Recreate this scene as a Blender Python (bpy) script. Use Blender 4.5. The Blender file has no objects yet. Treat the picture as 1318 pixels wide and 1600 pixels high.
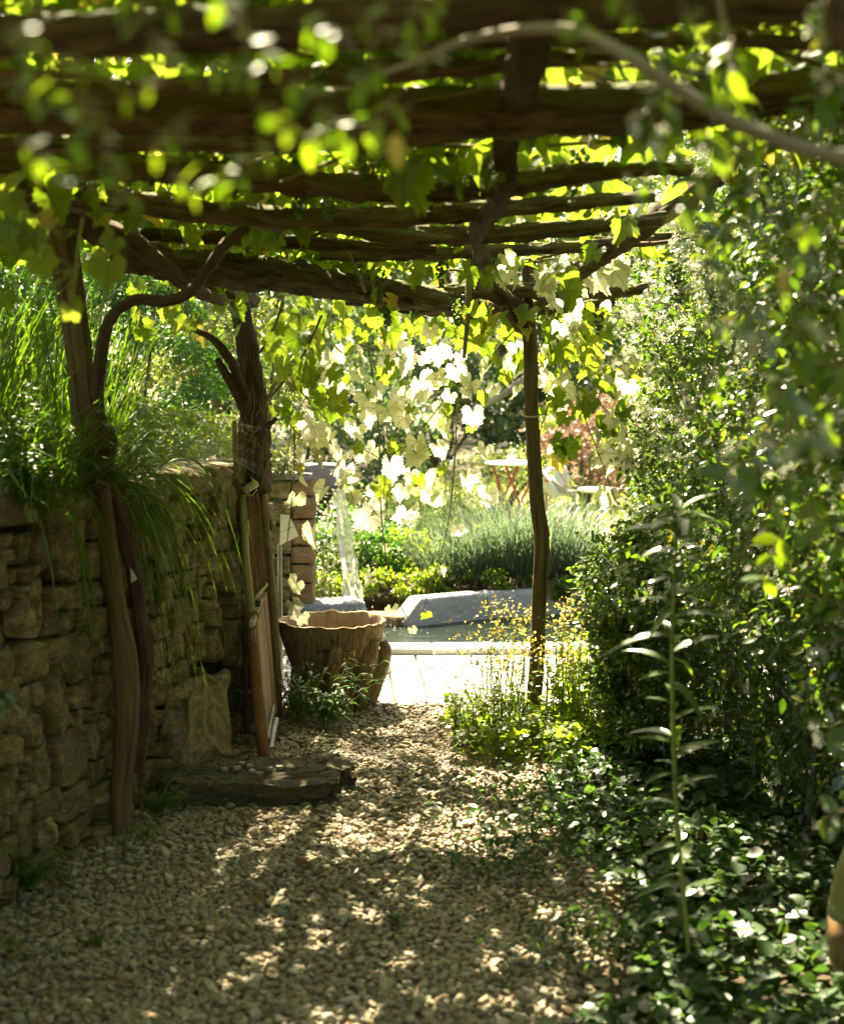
import bpy, math, random
import numpy as np
from mathutils import Vector, Matrix, noise

# ---------------------------------------------------------------- camera, sky, sun, exposure
S = bpy.context.scene
COL = S.collection
R = math.radians
CAMH, FPX, HORIZON = 1.6, 2250.0, 600.0
PITCH = math.atan((800 - HORIZON) / FPX)
cam_d = bpy.data.cameras.new('camera')
cam = bpy.data.objects.new('camera', cam_d)
COL.objects.link(cam)
cam.location = (0, 0, CAMH)
cam.rotation_euler = (math.pi / 2 - PITCH, 0, 0)
cam_d.sensor_fit = 'VERTICAL'
cam_d.sensor_height = 36.0
cam_d.lens = FPX / 1600 * 36.0
cam_d.clip_start = 0.05
cam_d.clip_end = 500
cam_d.dof.use_dof = True
cam_d.dof.focus_distance = 6.9
cam_d.dof.aperture_fstop = 2.7
S.camera = cam

SUN_EL, SUN_AZ = R(50), R(-17)          # azimuth from +Y, negative is to the left
W = bpy.data.worlds.new('World')
S.world = W
W.use_nodes = True
nt = W.node_tree
nt.nodes.clear()
sky = nt.nodes.new('ShaderNodeTexSky')
sky.sky_type = 'NISHITA'
sky.sun_disc = False
sky.sun_elevation = SUN_EL
sky.sun_rotation = SUN_AZ
sky.dust_density = 2.0
bg = nt.nodes.new('ShaderNodeBackground')
bg.inputs['Strength'].default_value = 0.065
wo = nt.nodes.new('ShaderNodeOutputWorld')
nt.links.new(sky.outputs[0], bg.inputs['Color'])
nt.links.new(bg.outputs[0], wo.inputs['Surface'])

sd = bpy.data.lights.new('sun', 'SUN')
sd.energy = 5.0
sd.angle = R(0.55)
sd.color = (1.0, 0.95, 0.87)
sun = bpy.data.objects.new('sun', sd)
COL.objects.link(sun)
to_sun = Vector((math.sin(SUN_AZ) * math.cos(SUN_EL), math.cos(SUN_AZ) * math.cos(SUN_EL), math.sin(SUN_EL)))
sun.rotation_euler = (-to_sun).to_track_quat('-Z', 'Y').to_euler()
sun.location = (0, 0, 12)

vs = S.view_settings
vs.view_transform = 'Standard'
vs.look = 'None'
vs.gamma = 1
vs.use_curve_mapping = False
vs.exposure = 3.0
try:
    vs.use_white_balance = True
    vs.white_balance_temperature = 8700
    vs.white_balance_tint = 5
except Exception:
    pass
S.render.engine = 'CYCLES'
cy = S.cycles
cy.use_denoising = True
cy.max_bounces = 9
cy.diffuse_bounces = 5
cy.glossy_bounces = 3
cy.transmission_bounces = 7
cy.transparent_max_bounces = 8
cy.sample_clamp_indirect = 8
cy.caustics_reflective = False
cy.caustics_refractive = False
cy.use_adaptive_sampling = True
cy.adaptive_threshold = 0.02

random.seed(11)
rng = np.random.default_rng(11)
UP = Vector((0, 0, 1))


def P(px, py, Y):
    """Point in the place seen at pixel px,py of the 1318x1600 photograph, Y metres ahead."""
    dx, dy = (px - 659) / FPX, (800 - py) / FPX
    d = Vector((dx, math.cos(PITCH) + dy * math.sin(PITCH), -math.sin(PITCH) + dy * math.cos(PITCH)))
    k = Y / d.y
    return Vector((d.x * k, Y, CAMH + d.z * k))


def G(px, py, z=0.0):
    p = P(px, py, 1.0)
    k = (z - CAMH) / (p.z - CAMH)
    return Vector((p.x * k, k, z))


def nz(p, s=1.0, o=0.0):
    return noise.noise((p[0] * s + o, p[1] * s + o * 1.7, p[2] * s - o))


# ---------------------------------------------------------------- object helpers
def props(o, label=None, cat=None, group=None, kind=None):
    if label: o['label'] = label
    if cat: o['category'] = cat
    if group: o['group'] = group
    if kind: o['kind'] = kind
    return o


def thing(name, loc, label, cat, group=None):
    o = bpy.data.objects.new(name, None)
    o.empty_display_size = 0.1
    COL.objects.link(o)
    o.location = loc
    o['wl'] = tuple(loc)
    return props(o, label, cat, group)


def wl(o):
    return Vector(o['wl']) if o is not None and 'wl' in o else Vector((0, 0, 0))


def link(o, parent=None):
    COL.objects.link(o)
    if parent is not None:
        o.parent = parent
        o['wl'] = parent['wl'] if 'wl' in parent else (0, 0, 0)
    return o


def mesh_np(name, V, T, mat, gc=None, rnd=None, smooth=True):
    """V (n,3), T (m,3) triangles."""
    V = np.ascontiguousarray(V, dtype=np.float32)
    T = np.ascontiguousarray(T, dtype=np.int32)
    me = bpy.data.meshes.new(name)
    me.vertices.add(len(V)); me.vertices.foreach_set('co', V.ravel())
    me.loops.add(T.size); me.loops.foreach_set('vertex_index', T.ravel())
    me.polygons.add(len(T))
    me.polygons.foreach_set('loop_start', np.arange(0, T.size, 3, dtype=np.int32))
    me.polygons.foreach_set('use_smooth', np.full(len(T), smooth))
    me.update(calc_edges=True)
    if gc is not None:
        a = me.attributes.new('gc', 'FLOAT_VECTOR', 'POINT')
        a.data.foreach_set('vector', np.ascontiguousarray(gc, dtype=np.float32).ravel())
    if rnd is not None:
        a = me.attributes.new('rnd', 'FLOAT', 'POINT')
        a.data.foreach_set('value', np.ascontiguousarray(rnd, dtype=np.float32).ravel())
    if mat: me.materials.append(mat)
    return me


class MB:
    def __init__(s):
        s.V, s.F, s.G = [], [], []

    def add(s, V, F, Gc=None):
        b = len(s.V)
        s.V += [tuple(v) for v in V]
        s.F += [tuple(i + b for i in f) for f in F]
        s.G += [tuple(g) for g in (Gc if Gc is not None else V)]
        return s

    def box(s, c, size, rot=None, jit=0.0, taper=0.0):
        hx, hy, hz = size[0] / 2, size[1] / 2, size[2] / 2
        V, Gc = [], []
        for z in (-1, 1):
            for x, y in ((-1, -1), (1, -1), (1, 1), (-1, 1)):
                k = 1 - taper * (z + 1) / 2
                v = Vector((x * hx * k + random.uniform(-jit, jit), y * hy * k + random.uniform(-jit, jit), z * hz + random.uniform(-jit, jit)))
                Gc.append(v.copy())
                if rot is not None: v = rot @ v
                V.append(v + Vector(c))
        return s.add(V, [(3, 2, 1, 0), (4, 5, 6, 7), (0, 1, 5, 4), (1, 2, 6, 5), (2, 3, 7, 6), (3, 0, 4, 7)], Gc)

    def tube(s, pts, rad, seg=8, sub=4, rough=0.0, ridge=0.0, nridge=7, cap=True, seed=None, flat=1.0, nf=9.0):
        seed = random.uniform(0, 99) if seed is None else seed
        pts = [Vector(p) for p in pts]
        if not hasattr(rad, '__len__'): rad = [rad] * len(pts)
        Q, Rd = [], []
        n = len(pts)
        for i in range(n - 1):
            p0, p1, p2, p3 = pts[max(i - 1, 0)], pts[i], pts[i + 1], pts[min(i + 2, n - 1)]
            for j in range(sub):
                t = j / sub
                q = 0.5 * ((2 * p1) + (p2 - p0) * t + (2 * p0 - 5 * p1 + 4 * p2 - p3) * t * t + (3 * p1 - p0 - 3 * p2 + p3) * t ** 3)
                Q.append(q); Rd.append(rad[i] * (1 - t) + rad[i + 1] * t)
        Q.append(pts[-1]); Rd.append(rad[-1])
        m = len(Q)
        T = [(Q[min(i + 1, m - 1)] - Q[max(i - 1, 0)]).normalized() for i in range(m)]
        a = T[0].orthogonal().normalized()
        V, Gc, F = [], [], []
        L = 0.0
        for i in range(m):
            a = (a - T[i] * a.dot(T[i])).normalized()
            b = T[i].cross(a)
            if i: L += (Q[i] - Q[i - 1]).length
            for k in range(seg):
                th = 2 * math.pi * k / seg
                r = Rd[i]
                if rough:
                    r *= 1 + rough * noise.noise((math.cos(th) * 1.3 + seed, math.sin(th) * 1.3, L * nf)) + 0.5 * rough * noise.noise((math.cos(th) * 3 + seed, math.sin(th) * 3, L * nf * 3))
                if ridge:
                    r *= 1 + ridge * (abs(math.sin(nridge * th / 2 + 2.2 * noise.noise((seed, L * 3, th)))) - 0.6)
                V.append(Q[i] + a * (math.cos(th) * r) + b * (math.sin(th) * r * flat))
                Gc.append((L + seed, math.cos(th) * Rd[i], math.sin(th) * Rd[i]))
        for i in range(m - 1):
            for k in range(seg):
                k2 = (k + 1) % seg
                F.append((i * seg + k, i * seg + k2, (i + 1) * seg + k2, (i + 1) * seg + k))
        if cap:
            F.append(tuple(range(seg - 1, -1, -1)))
            F.append(tuple((m - 1) * seg + k for k in range(seg)))
        return s.add(V, F, Gc)

    def lathe(s, c, prof, seg=24, wob=None):
        V, F = [], []
        m = len(prof)
        for i, (r, z) in enumerate(prof):
            for k in range(seg):
                th = 2 * math.pi * k / seg
                dr, dz = wob(i, th) if wob else (0, 0)
                V.append((c[0] + (r + dr) * math.cos(th), c[1] + (r + dr) * math.sin(th), c[2] + z + dz))
        for i in range(m - 1):
            for k in range(seg):
                k2 = (k + 1) % seg
                F.append((i * seg + k, i * seg + k2, (i + 1) * seg + k2, (i + 1) * seg + k))
        F.append(tuple(range(seg - 1, -1, -1)))
        F.append(tuple((m - 1) * seg + k for k in range(seg)))
        return s.add(V, F)

    def build(s, name, mat, parent=None, smooth=True, kind=None, label=None):
        me = bpy.data.meshes.new(name)
        o0 = wl(parent)
        me.from_pydata([(v[0] - o0.x, v[1] - o0.y, v[2] - o0.z) for v in s.V], [], s.F)
        a = me.attributes.new('gc', 'FLOAT_VECTOR', 'POINT')
        a.data.foreach_set('vector', np.array(s.G, dtype=np.float32).ravel())
        me.polygons.foreach_set('use_smooth', [smooth] * len(me.polygons))
        me.materials.append(mat)
        me.update()
        o = bpy.data.objects.new(name, me)
        link(o, parent)
        return props(o, label=label, kind=kind)


# ---------------------------------------------------------------- materials
def newmat(name):
    m = bpy.data.materials.new(name)
    m.use_nodes = True
    t = m.node_tree
    t.nodes.clear()
    return m, t, t.nodes, t.links


def out(t, sh):
    o = t.nodes.new('ShaderNodeOutputMaterial')
    t.links.new(sh, o.inputs['Surface'])


def rgba(c):
    return (c[0], c[1], c[2], 1)


def mixc(t, fac, a, b, bt='MIX'):
    n = t.nodes.new('ShaderNodeMix')
    n.data_type = 'RGBA'
    n.blend_type = bt
    n.clamp_factor = True
    if isinstance(fac, (int, float)): n.inputs[0].default_value = fac
    else: t.links.new(fac, n.inputs[0])
    for s, v in ((6, a), (7, b)):
        if isinstance(v, tuple): n.inputs[s].default_value = rgba(v)
        else: t.links.new(v, n.inputs[s])
    return n.outputs[2]


def mth(t, op, a, b=None, c=None):
    n = t.nodes.new('ShaderNodeMath')
    n.operation = op
    for i, v in enumerate((a, b, c)):
        if v is None: continue
        if isinstance(v, (int, float)): n.inputs[i].default_value = v
        else: t.links.new(v, n.inputs[i])
    return n.outputs[0]


def tex(t, vec, scale, detail=4, rough=0.55, dist=0.0, map_scale=None):
    if map_scale:
        mp = t.nodes.new('ShaderNodeMapping')
        mp.inputs['Scale'].default_value = map_scale
        t.links.new(vec, mp.inputs[0]); vec = mp.outputs[0]
    n = t.nodes.new('ShaderNodeTexNoise')
    n.inputs['Scale'].default_value = scale
    n.inputs['Detail'].default_value = detail
    n.inputs['Roughness'].default_value = rough
    n.inputs['Distortion'].default_value = dist
    t.links.new(vec, n.inputs['Vector'])
    return n.outputs['Fac']


def rng_map(t, v, a, b, c=0.0, d=1.0):
    n = t.nodes.new('ShaderNodeMapRange')
    n.inputs[1].default_value, n.inputs[2].default_value = a, b
    n.inputs[3].default_value, n.inputs[4].default_value = c, d
    t.links.new(v, n.inputs[0])
    return n.outputs[0]


def coord(t, which='Object'):
    return t.nodes.new('ShaderNodeTexCoord').outputs[which]


def attr(t, name, which='Vector'):
    n = t.nodes.new('ShaderNodeAttribute')
    n.attribute_name = name
    return n.outputs[which]


def bump(t, h, strength=0.5, dist=0.01, prev=None):
    b = t.nodes.new('ShaderNodeBump')
    b.inputs['Strength'].default_value = strength
    b.inputs['Distance'].default_value = dist
    t.links.new(h, b.inputs['Height'])
    if prev is not None: t.links.new(prev, b.inputs['Normal'])
    return b.outputs[0]


def pbsdf(t, col, rough=0.6, nrm=None, spec=0.5, **kw):
    p = t.nodes.new('ShaderNodeBsdfPrincipled')
    if isinstance(col, tuple): p.inputs['Base Color'].default_value = rgba(col)
    else: t.links.new(col, p.inputs['Base Color'])
    if isinstance(rough, (int, float)): p.inputs['Roughness'].default_value = rough
    else: t.links.new(rough, p.inputs['Roughness'])
    p.inputs['Specular IOR Level'].default_value = spec
    if nrm is not None: t.links.new(nrm, p.inputs['Normal'])
    for k, v in kw.items(): p.inputs[k.replace('_', ' ')].default_value = v
    return p.outputs[0]


def objrnd(t):
    """one random number per leaf: stored on the mesh for massed leaves, the object's own for single ones"""
    oi = t.nodes.new('ShaderNodeObjectInfo')
    return mth(t, 'FRACT', mth(t, 'ADD', oi.outputs['Random'], attr(t, 'rnd', 'Fac')))


def leafmat(name, c1, c2, t1, t2, rough=0.38, tf=0.45, spec=0.5, veins=False, third=None):
    m, t, N, L = newmat(name)
    r = objrnd(t)
    wp = t.nodes.new('ShaderNodeNewGeometry').outputs['Position']
    patch = tex(t, wp, 30, 3)
    f = mth(t, 'ADD', mth(t, 'MULTIPLY', r, 0.75), mth(t, 'MULTIPLY', mth(t, 'SUBTRACT', patch, 0.5), 0.8))
    col = mixc(t, f, c1, c2)
    tr = mixc(t, f, t1, t2)
    if third:
        g = mth(t, 'GREATER_THAN', r, third[2])
        col = mixc(t, g, col, third[0]); tr = mixc(t, g, tr, third[1])
    nrm = None
    if veins:
        g = attr(t, 'gc')
        sx = t.nodes.new('ShaderNodeSeparateXYZ'); L.new(g, sx.inputs[0])
        th = mth(t, 'ABSOLUTE', mth(t, 'ARCTAN2', sx.outputs[0], sx.outputs[1]))
        rr = mth(t, 'SQRT', mth(t, 'ADD', mth(t, 'MULTIPLY', sx.outputs[0], sx.outputs[0]), mth(t, 'MULTIPLY', sx.outputs[1], sx.outputs[1])))
        ds = None
        for v in (0.0, 0.92, 1.85):
            d = mth(t, 'MULTIPLY', mth(t, 'ABSOLUTE', mth(t, 'SUBTRACT', th, v)), rr)
            ds = d if ds is None else mth(t, 'MINIMUM', ds, d)
        v1 = rng_map(t, ds, 0.012, 0.05, 1, 0)
        # side veins running off the main ones
        sv = mth(t, 'ABSOLUTE', mth(t, 'SINE', mth(t, 'ADD', mth(t, 'MULTIPLY', rr, 26), mth(t, 'MULTIPLY', ds, -26))))
        v2 = rng_map(t, sv, 0.0, 0.25, 0.45, 0)
        v = mth(t, 'MAXIMUM', v1, v2)
        tr = mixc(t, mth(t, 'MULTIPLY', v, 0.55), tr, tuple(x * 0.45 for x in t1))
        col = mixc(t, mth(t, 'MULTIPLY', v, 0.4), col, (0.12, 0.17, 0.05))
        nrm = bump(t, v, 0.5, 0.004)
    a = pbsdf(t, col, rough, nrm, spec)
    b = N.new('ShaderNodeBsdfTranslucent'); L.new(tr, b.inputs[0])
    mx = N.new('ShaderNodeMixShader')
    mx.inputs[0].default_value = tf
    L.new(a, mx.inputs[1]); L.new(b.outputs[0], mx.inputs[2])
    out(t, mx.outputs[0])
    return m


def barkmat(name, c1, c2, grain=(2.6, 40, 40), moss=None, rough=0.85, depth=0.022, crack=0.7):
    m, t, N, L = newmat(name)
    g = attr(t, 'gc')
    n1 = tex(t, g, 1.6, 6, 0.65, 0.4, grain)
    n2 = tex(t, g, 3.0, 5, 0.7, 0.2, (grain[0] * 2.5, grain[1] * 2, grain[2] * 2))
    n3 = tex(t, g, 4.0, 3)
    f = rng_map(t, n1, 0.36, 0.66)
    col = mixc(t, f, c1, c2)
    col = mixc(t, mth(t, 'MULTIPLY', rng_map(t, n3, 0.45, 0.7), 0.5), col, tuple(x * 0.55 for x in c1))
    ck = rng_map(t, n1, 0.30, 0.43, 1, 0)
    col = mixc(t, mth(t, 'MULTIPLY', ck, crack), col, tuple(x * 0.25 for x in c1))
    if moss:
        geo = N.new('ShaderNodeNewGeometry')
        sz = N.new('ShaderNodeSeparateXYZ'); L.new(geo.outputs['Normal'], sz.inputs[0])
        mn = tex(t, geo.outputs['Position'], 22, 5, 0.7)
        mm = mth(t, 'ADD', mth(t, 'MULTIPLY', sz.outputs[2], 0.22), mn)
        mf = rng_map(t, mm, moss[1], moss[1] + 0.14)
        mcol = mixc(t, tex(t, geo.outputs['Position'], 160, 2), tuple(x * 0.5 for x in moss[0]), moss[0])
        col = mixc(t, mf, col, mcol)
    h = mth(t, 'ADD', n1, mth(t, 'MULTIPLY', n2, 0.5))
    out(t, pbsdf(t, col, rough, bump(t, h, 0.9, depth), 0.25))
    return m


def stonemat(name, cols, moss=None, scale=5, depth=0.02, rough=0.9, strata=(1, 1, 2.5), spec=0.25):
    m, t, N, L = newmat(name)
    geo = N.new('ShaderNodeNewGeometry')
    pos = geo.outputs['Position']
    oi = N.new('ShaderNodeObjectInfo').outputs['Random']
    n1 = tex(t, pos, scale, 7, 0.65, 0.3, strata)
    n2 = tex(t, pos, scale * 7, 6, 0.7, 0.0, strata)
    n3 = tex(t, pos, scale * 0.6, 3)
    col = mixc(t, rng_map(t, n1, 0.35, 0.65), cols[0], cols[1])
    col = mixc(t, mth(t, 'MULTIPLY', oi, 0.5), col, cols[2])
    col = mixc(t, mth(t, 'MULTIPLY', mth(t, 'FRACT', mth(t, 'MULTIPLY', oi, 7.3)), 0.55), col, tuple(x * 0.35 for x in cols[2]))
    lich = rng_map(t, n2, 0.57, 0.64)
    col = mixc(t, mth(t, 'MULTIPLY', lich, 0.55), col, tuple(min(1, x * 1.9) for x in cols[1]))
    col = mixc(t, rng_map(t, n2, 0.30, 0.42, 0.6, 0), col, tuple(x * 0.35 for x in cols[0]))
    if moss:
        mn = tex(t, pos, 9, 5, 0.7)
        mf = rng_map(t, mn, moss[1], moss[1] + 0.12, 0, 0.85)
        col = mixc(t, mf, col, moss[0])
    h = mth(t, 'ADD', mth(t, 'MULTIPLY', n1, 1.0), mth(t, 'MULTIPLY', n2, 0.45))
    out(t, pbsdf(t, col, rough, bump(t, h, 0.9, depth), spec))
    return m


M = {}
# vine leaves and other foliage
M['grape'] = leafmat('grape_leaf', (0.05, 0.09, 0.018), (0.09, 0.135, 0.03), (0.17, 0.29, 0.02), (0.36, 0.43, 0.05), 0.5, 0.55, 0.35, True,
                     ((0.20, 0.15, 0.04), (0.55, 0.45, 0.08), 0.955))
M['grape_sunpaint'] = leafmat('sun_painted_grape_leaf', (0.10, 0.14, 0.04), (0.26, 0.25, 0.13), (0.66, 0.68, 0.30), (0.96, 0.92, 0.72), 0.36, 0.62, 0.6, True)  # bleached copy of the grape leaf: strong sunlight put into its colours
M['jasmine'] = leafmat('jasmine_leaf', (0.022, 0.058, 0.014), (0.065, 0.11, 0.024), (0.09, 0.22, 0.015), (0.26, 0.40, 0.035), 0.24, 0.36, 0.8, False,
                       ((0.12, 0.13, 0.02), (0.42, 0.42, 0.04), 0.93))
M['near_leaf'] = leafmat('young_leaf', (0.035, 0.085, 0.012), (0.08, 0.15, 0.018), (0.16, 0.34, 0.015), (0.38, 0.52, 0.03), 0.42, 0.5, 0.35)
M['cover'] = leafmat('ground_cover_leaf', (0.02, 0.055, 0.018), (0.05, 0.10, 0.03), (0.06, 0.16, 0.02), (0.16, 0.28, 0.04), 0.42, 0.3, 0.4)
M['lily'] = leafmat('stalk_leaf', (0.06, 0.11, 0.035), (0.11, 0.17, 0.06), (0.16, 0.28, 0.03), (0.30, 0.42, 0.05), 0.28, 0.35, 0.6)
M['sedge'] = leafmat('long_grass', (0.035, 0.085, 0.012), (0.08, 0.14, 0.02), (0.09, 0.21, 0.012), (0.20, 0.33, 0.022), 0.4, 0.42, 0.35)
M['nettle'] = leafmat('nettle_leaf', (0.03, 0.085, 0.018), (0.06, 0.14, 0.03), (0.08, 0.24, 0.02), (0.16, 0.36, 0.04), 0.5, 0.4, 0.35)
M['border'] = leafmat('border_leaf', (0.05, 0.10, 0.015), (0.12, 0.17, 0.03), (0.22, 0.38, 0.02), (0.48, 0.56, 0.06), 0.4, 0.5, 0.45)
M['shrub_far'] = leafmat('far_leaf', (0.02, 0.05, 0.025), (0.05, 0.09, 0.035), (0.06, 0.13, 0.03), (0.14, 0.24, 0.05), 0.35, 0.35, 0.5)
M['shrub_pale'] = leafmat('pale_far_leaf', (0.06, 0.09, 0.03), (0.14, 0.17, 0.05), (0.2, 0.3, 0.04), (0.42, 0.46, 0.10), 0.4, 0.45, 0.5)  # paler, yellower green than the far leaf
M['shrub_red'] = leafmat('bronze_leaf', (0.10, 0.05, 0.035), (0.17, 0.10, 0.06), (0.25, 0.13, 0.08), (0.40, 0.25, 0.14), 0.4, 0.4, 0.5)
M['blue_grass'] = leafmat('blue_green_grass', (0.07, 0.12, 0.08), (0.13, 0.19, 0.12), (0.12, 0.20, 0.09), (0.22, 0.30, 0.14), 0.4, 0.35, 0.4)
M['dry_grass'] = leafmat('dry_grass', (0.14, 0.085, 0.045), (0.24, 0.16, 0.09), (0.2, 0.12, 0.06), (0.34, 0.22, 0.12), 0.6, 0.35, 0.3)
M['bract'] = leafmat('bronze_bract', (0.16, 0.11, 0.03), (0.25, 0.20, 0.05), (0.5, 0.36, 0.06), (0.65, 0.55, 0.15), 0.5, 0.5, 0.3)
M['petal'] = leafmat('white_petal', (0.66, 0.64, 0.54), (0.78, 0.76, 0.68), (0.5, 0.5, 0.36), (0.7, 0.7, 0.55), 0.5, 0.35, 0.4)
M['dead_leaf'] = leafmat('dead_leaf', (0.13, 0.055, 0.02), (0.24, 0.12, 0.04), (0.2, 0.09, 0.02), (0.35, 0.18, 0.05), 0.6, 0.3, 0.3)
M['agave'] = leafmat('grey_spiky_leaf', (0.08, 0.14, 0.07), (0.16, 0.22, 0.13), (0.1, 0.18, 0.1), (0.18, 0.26, 0.14), 0.45, 0.2, 0.4)
M['berry'] = leafmat('green_grape', (0.07, 0.14, 0.025), (0.11, 0.19, 0.04), (0.10, 0.24, 0.02), (0.2, 0.34, 0.04), 0.3, 0.3, 0.5)
# wood
M['log_moss'] = barkmat('mossy_log', (0.075, 0.048, 0.022), (0.26, 0.185, 0.095), moss=((0.15, 0.155, 0.02), 0.45), grain=(6, 34, 34), depth=0.03)
M['log_old'] = barkmat('old_log', (0.08, 0.052, 0.026), (0.30, 0.22, 0.12), moss=((0.16, 0.16, 0.035), 0.50), grain=(5, 36, 36), depth=0.03)
M['log_dark'] = barkmat('dark_log', (0.05, 0.034, 0.016), (0.19, 0.13, 0.065), moss=((0.10, 0.11, 0.02), 0.56), grain=(5, 36, 36), depth=0.03)
M['vine_bark'] = barkmat('shaggy_vine_bark', (0.055, 0.032, 0.018), (0.15, 0.095, 0.055), grain=(3, 55, 55), depth=0.02)
M['post_wood'] = barkmat('post_wood', (0.10, 0.065, 0.028), (0.22, 0.15, 0.07), grain=(1.3, 40, 40), moss=((0.22, 0.20, 0.06), 0.80), crack=0.6)
M['grey_branch'] = barkmat('grey_branch', (0.20, 0.17, 0.13), (0.33, 0.29, 0.23), grain=(2, 20, 20))
M['cane'] = barkmat('green_cane', (0.14, 0.19, 0.04), (0.24, 0.26, 0.07), grain=(1, 20, 20), crack=0.2, depth=0.002)
M['cane_brown'] = barkmat('brown_cane', (0.12, 0.08, 0.035), (0.22, 0.16, 0.07), grain=(1, 20, 20), crack=0.3, depth=0.003)
M['bamboo'] = barkmat('bamboo', (0.19, 0.20, 0.08), (0.30, 0.29, 0.13), grain=(0.7, 22, 22), crack=0.25, depth=0.002, rough=0.45)
M['rust'] = barkmat('rusty_brown', (0.14, 0.06, 0.025), (0.26, 0.12, 0.05), grain=(5, 9, 9), crack=0.3, depth=0.003)
M['reed'] = barkmat('brown_reed', (0.16, 0.085, 0.045), (0.30, 0.18, 0.10), grain=(1, 40, 40), depth=0.003)
M['plank'] = barkmat('weathered_plank', (0.22, 0.145, 0.08), (0.36, 0.255, 0.15), grain=(1.2, 14, 40), depth=0.004, crack=0.5)
M['grey_wood'] = barkmat('grey_wood', (0.28, 0.25, 0.20), (0.42, 0.38, 0.31), grain=(1.2, 30, 30), depth=0.003, crack=0.4)
M['trough'] = barkmat('trough_bark', (0.17, 0.11, 0.055), (0.42, 0.295, 0.165), grain=(13, 52, 52), depth=0.03, crack=0.6)
M['trough_in'] = barkmat('trough_rim', (0.34, 0.23, 0.13), (0.50, 0.37, 0.23), grain=(3, 12, 12), depth=0.006, crack=0.4)
# stone
M['wall'] = stonemat('wall_stone', ((0.08, 0.058, 0.024), (0.40, 0.315, 0.15), (0.25, 0.20, 0.10)), ((0.075, 0.078, 0.016), 0.50), 13, 0.02)
M['mortar'] = stonemat('wall_core', ((0.03, 0.027, 0.015), (0.06, 0.05, 0.03), (0.04, 0.035, 0.02)), None, 12)
M['slab_moss'] = stonemat('mossy_step_stone', ((0.075, 0.062, 0.035), (0.19, 0.155, 0.09), (0.12, 0.10, 0.055)), ((0.045, 0.052, 0.018), 0.50), 8, 0.03)
M['block'] = stonemat('brown_block', ((0.19, 0.11, 0.05), (0.32, 0.205, 0.105), (0.25, 0.175, 0.10)), None, 9, 0.015)
M['granite'] = stonemat('grey_granite', ((0.24, 0.23, 0.23), (0.36, 0.35, 0.34), (0.3, 0.29, 0.29)), None, 14, 0.006)
M['coping'] = stonemat('pale_coping', ((0.26, 0.27, 0.27), (0.36, 0.37, 0.37), (0.33, 0.32, 0.31)), None, 3, 0.006, 0.7)
M['paving'] = stonemat('pale_paving', ((0.50, 0.47, 0.42), (0.62, 0.59, 0.54), (0.56, 0.54, 0.5)), None, 5, 0.004)
M['soil'] = stonemat('soil', ((0.05, 0.035, 0.02), (0.10, 0.07, 0.04), (0.07, 0.05, 0.03)), None, 25, 0.01)


def simple(name, c1, c2=None, rough=0.5, scale=20, spec=0.5, bdepth=0.0, **kw):
    m, t, N, L = newmat(name)
    o = coord(t)
    n = tex(t, o, scale, 5, 0.6)
    col = mixc(t, rng_map(t, n, 0.35, 0.65), c1, c2 or c1)
    out(t, pbsdf(t, col, rough, bump(t, n, 0.6, bdepth) if bdepth else None, spec, **kw))
    return m


M['white_metal'] = simple('white_enamel', (0.72, 0.72, 0.70), (0.80, 0.80, 0.78), 0.4)
M['red_metal'] = simple('red_painted_metal', (0.22, 0.035, 0.025), (0.30, 0.055, 0.04), 0.45)
M['iron'] = simple('brown_iron', (0.07, 0.05, 0.035), (0.12, 0.07, 0.04), 0.6)
M['panel'] = simple('pale_green_board', (0.36, 0.38, 0.26), (0.44, 0.45, 0.32), 0.5, 8)
M['pipe'] = simple('grey_plastic', (0.36, 0.35, 0.33), (0.46, 0.45, 0.42), 0.5)
M['twine'] = simple('pale_twine', (0.40, 0.33, 0.18), (0.52, 0.44, 0.26), 0.8, 60)
M['jar'] = simple('glazed_clay', (0.13, 0.065, 0.03), (0.25, 0.14, 0.06), 0.33, 7, 0.5, 0.004)
M['jar_glaze'] = simple('olive_glaze', (0.17, 0.16, 0.05), (0.28, 0.25, 0.09), 0.25, 9, 0.5, 0.003)
M['lawn'] = simple('lawn_ground', (0.16, 0.17, 0.05), (0.27, 0.25, 0.09), 0.9, 9)


def mat_water():
    m, t, N, L = newmat('pond_water')
    p = N.new('ShaderNodeNewGeometry').outputs['Position']
    n1 = tex(t, p, 5, 3, 0.5, 0.5, (1, 2.2, 1))
    n2 = tex(t, p, 26, 3, 0.6, 0.3, (1, 2.2, 1))
    h = mth(t, 'ADD', n1, mth(t, 'MULTIPLY', n2, 0.35))
    col = mixc(t, n1, (0.004, 0.009, 0.006), (0.012, 0.02, 0.013))
    out(t, pbsdf(t, col, 0.06, bump(t, h, 0.6, 0.03), 0.22, IOR=1.33))
    return m


M['water'] = mat_water()


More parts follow.
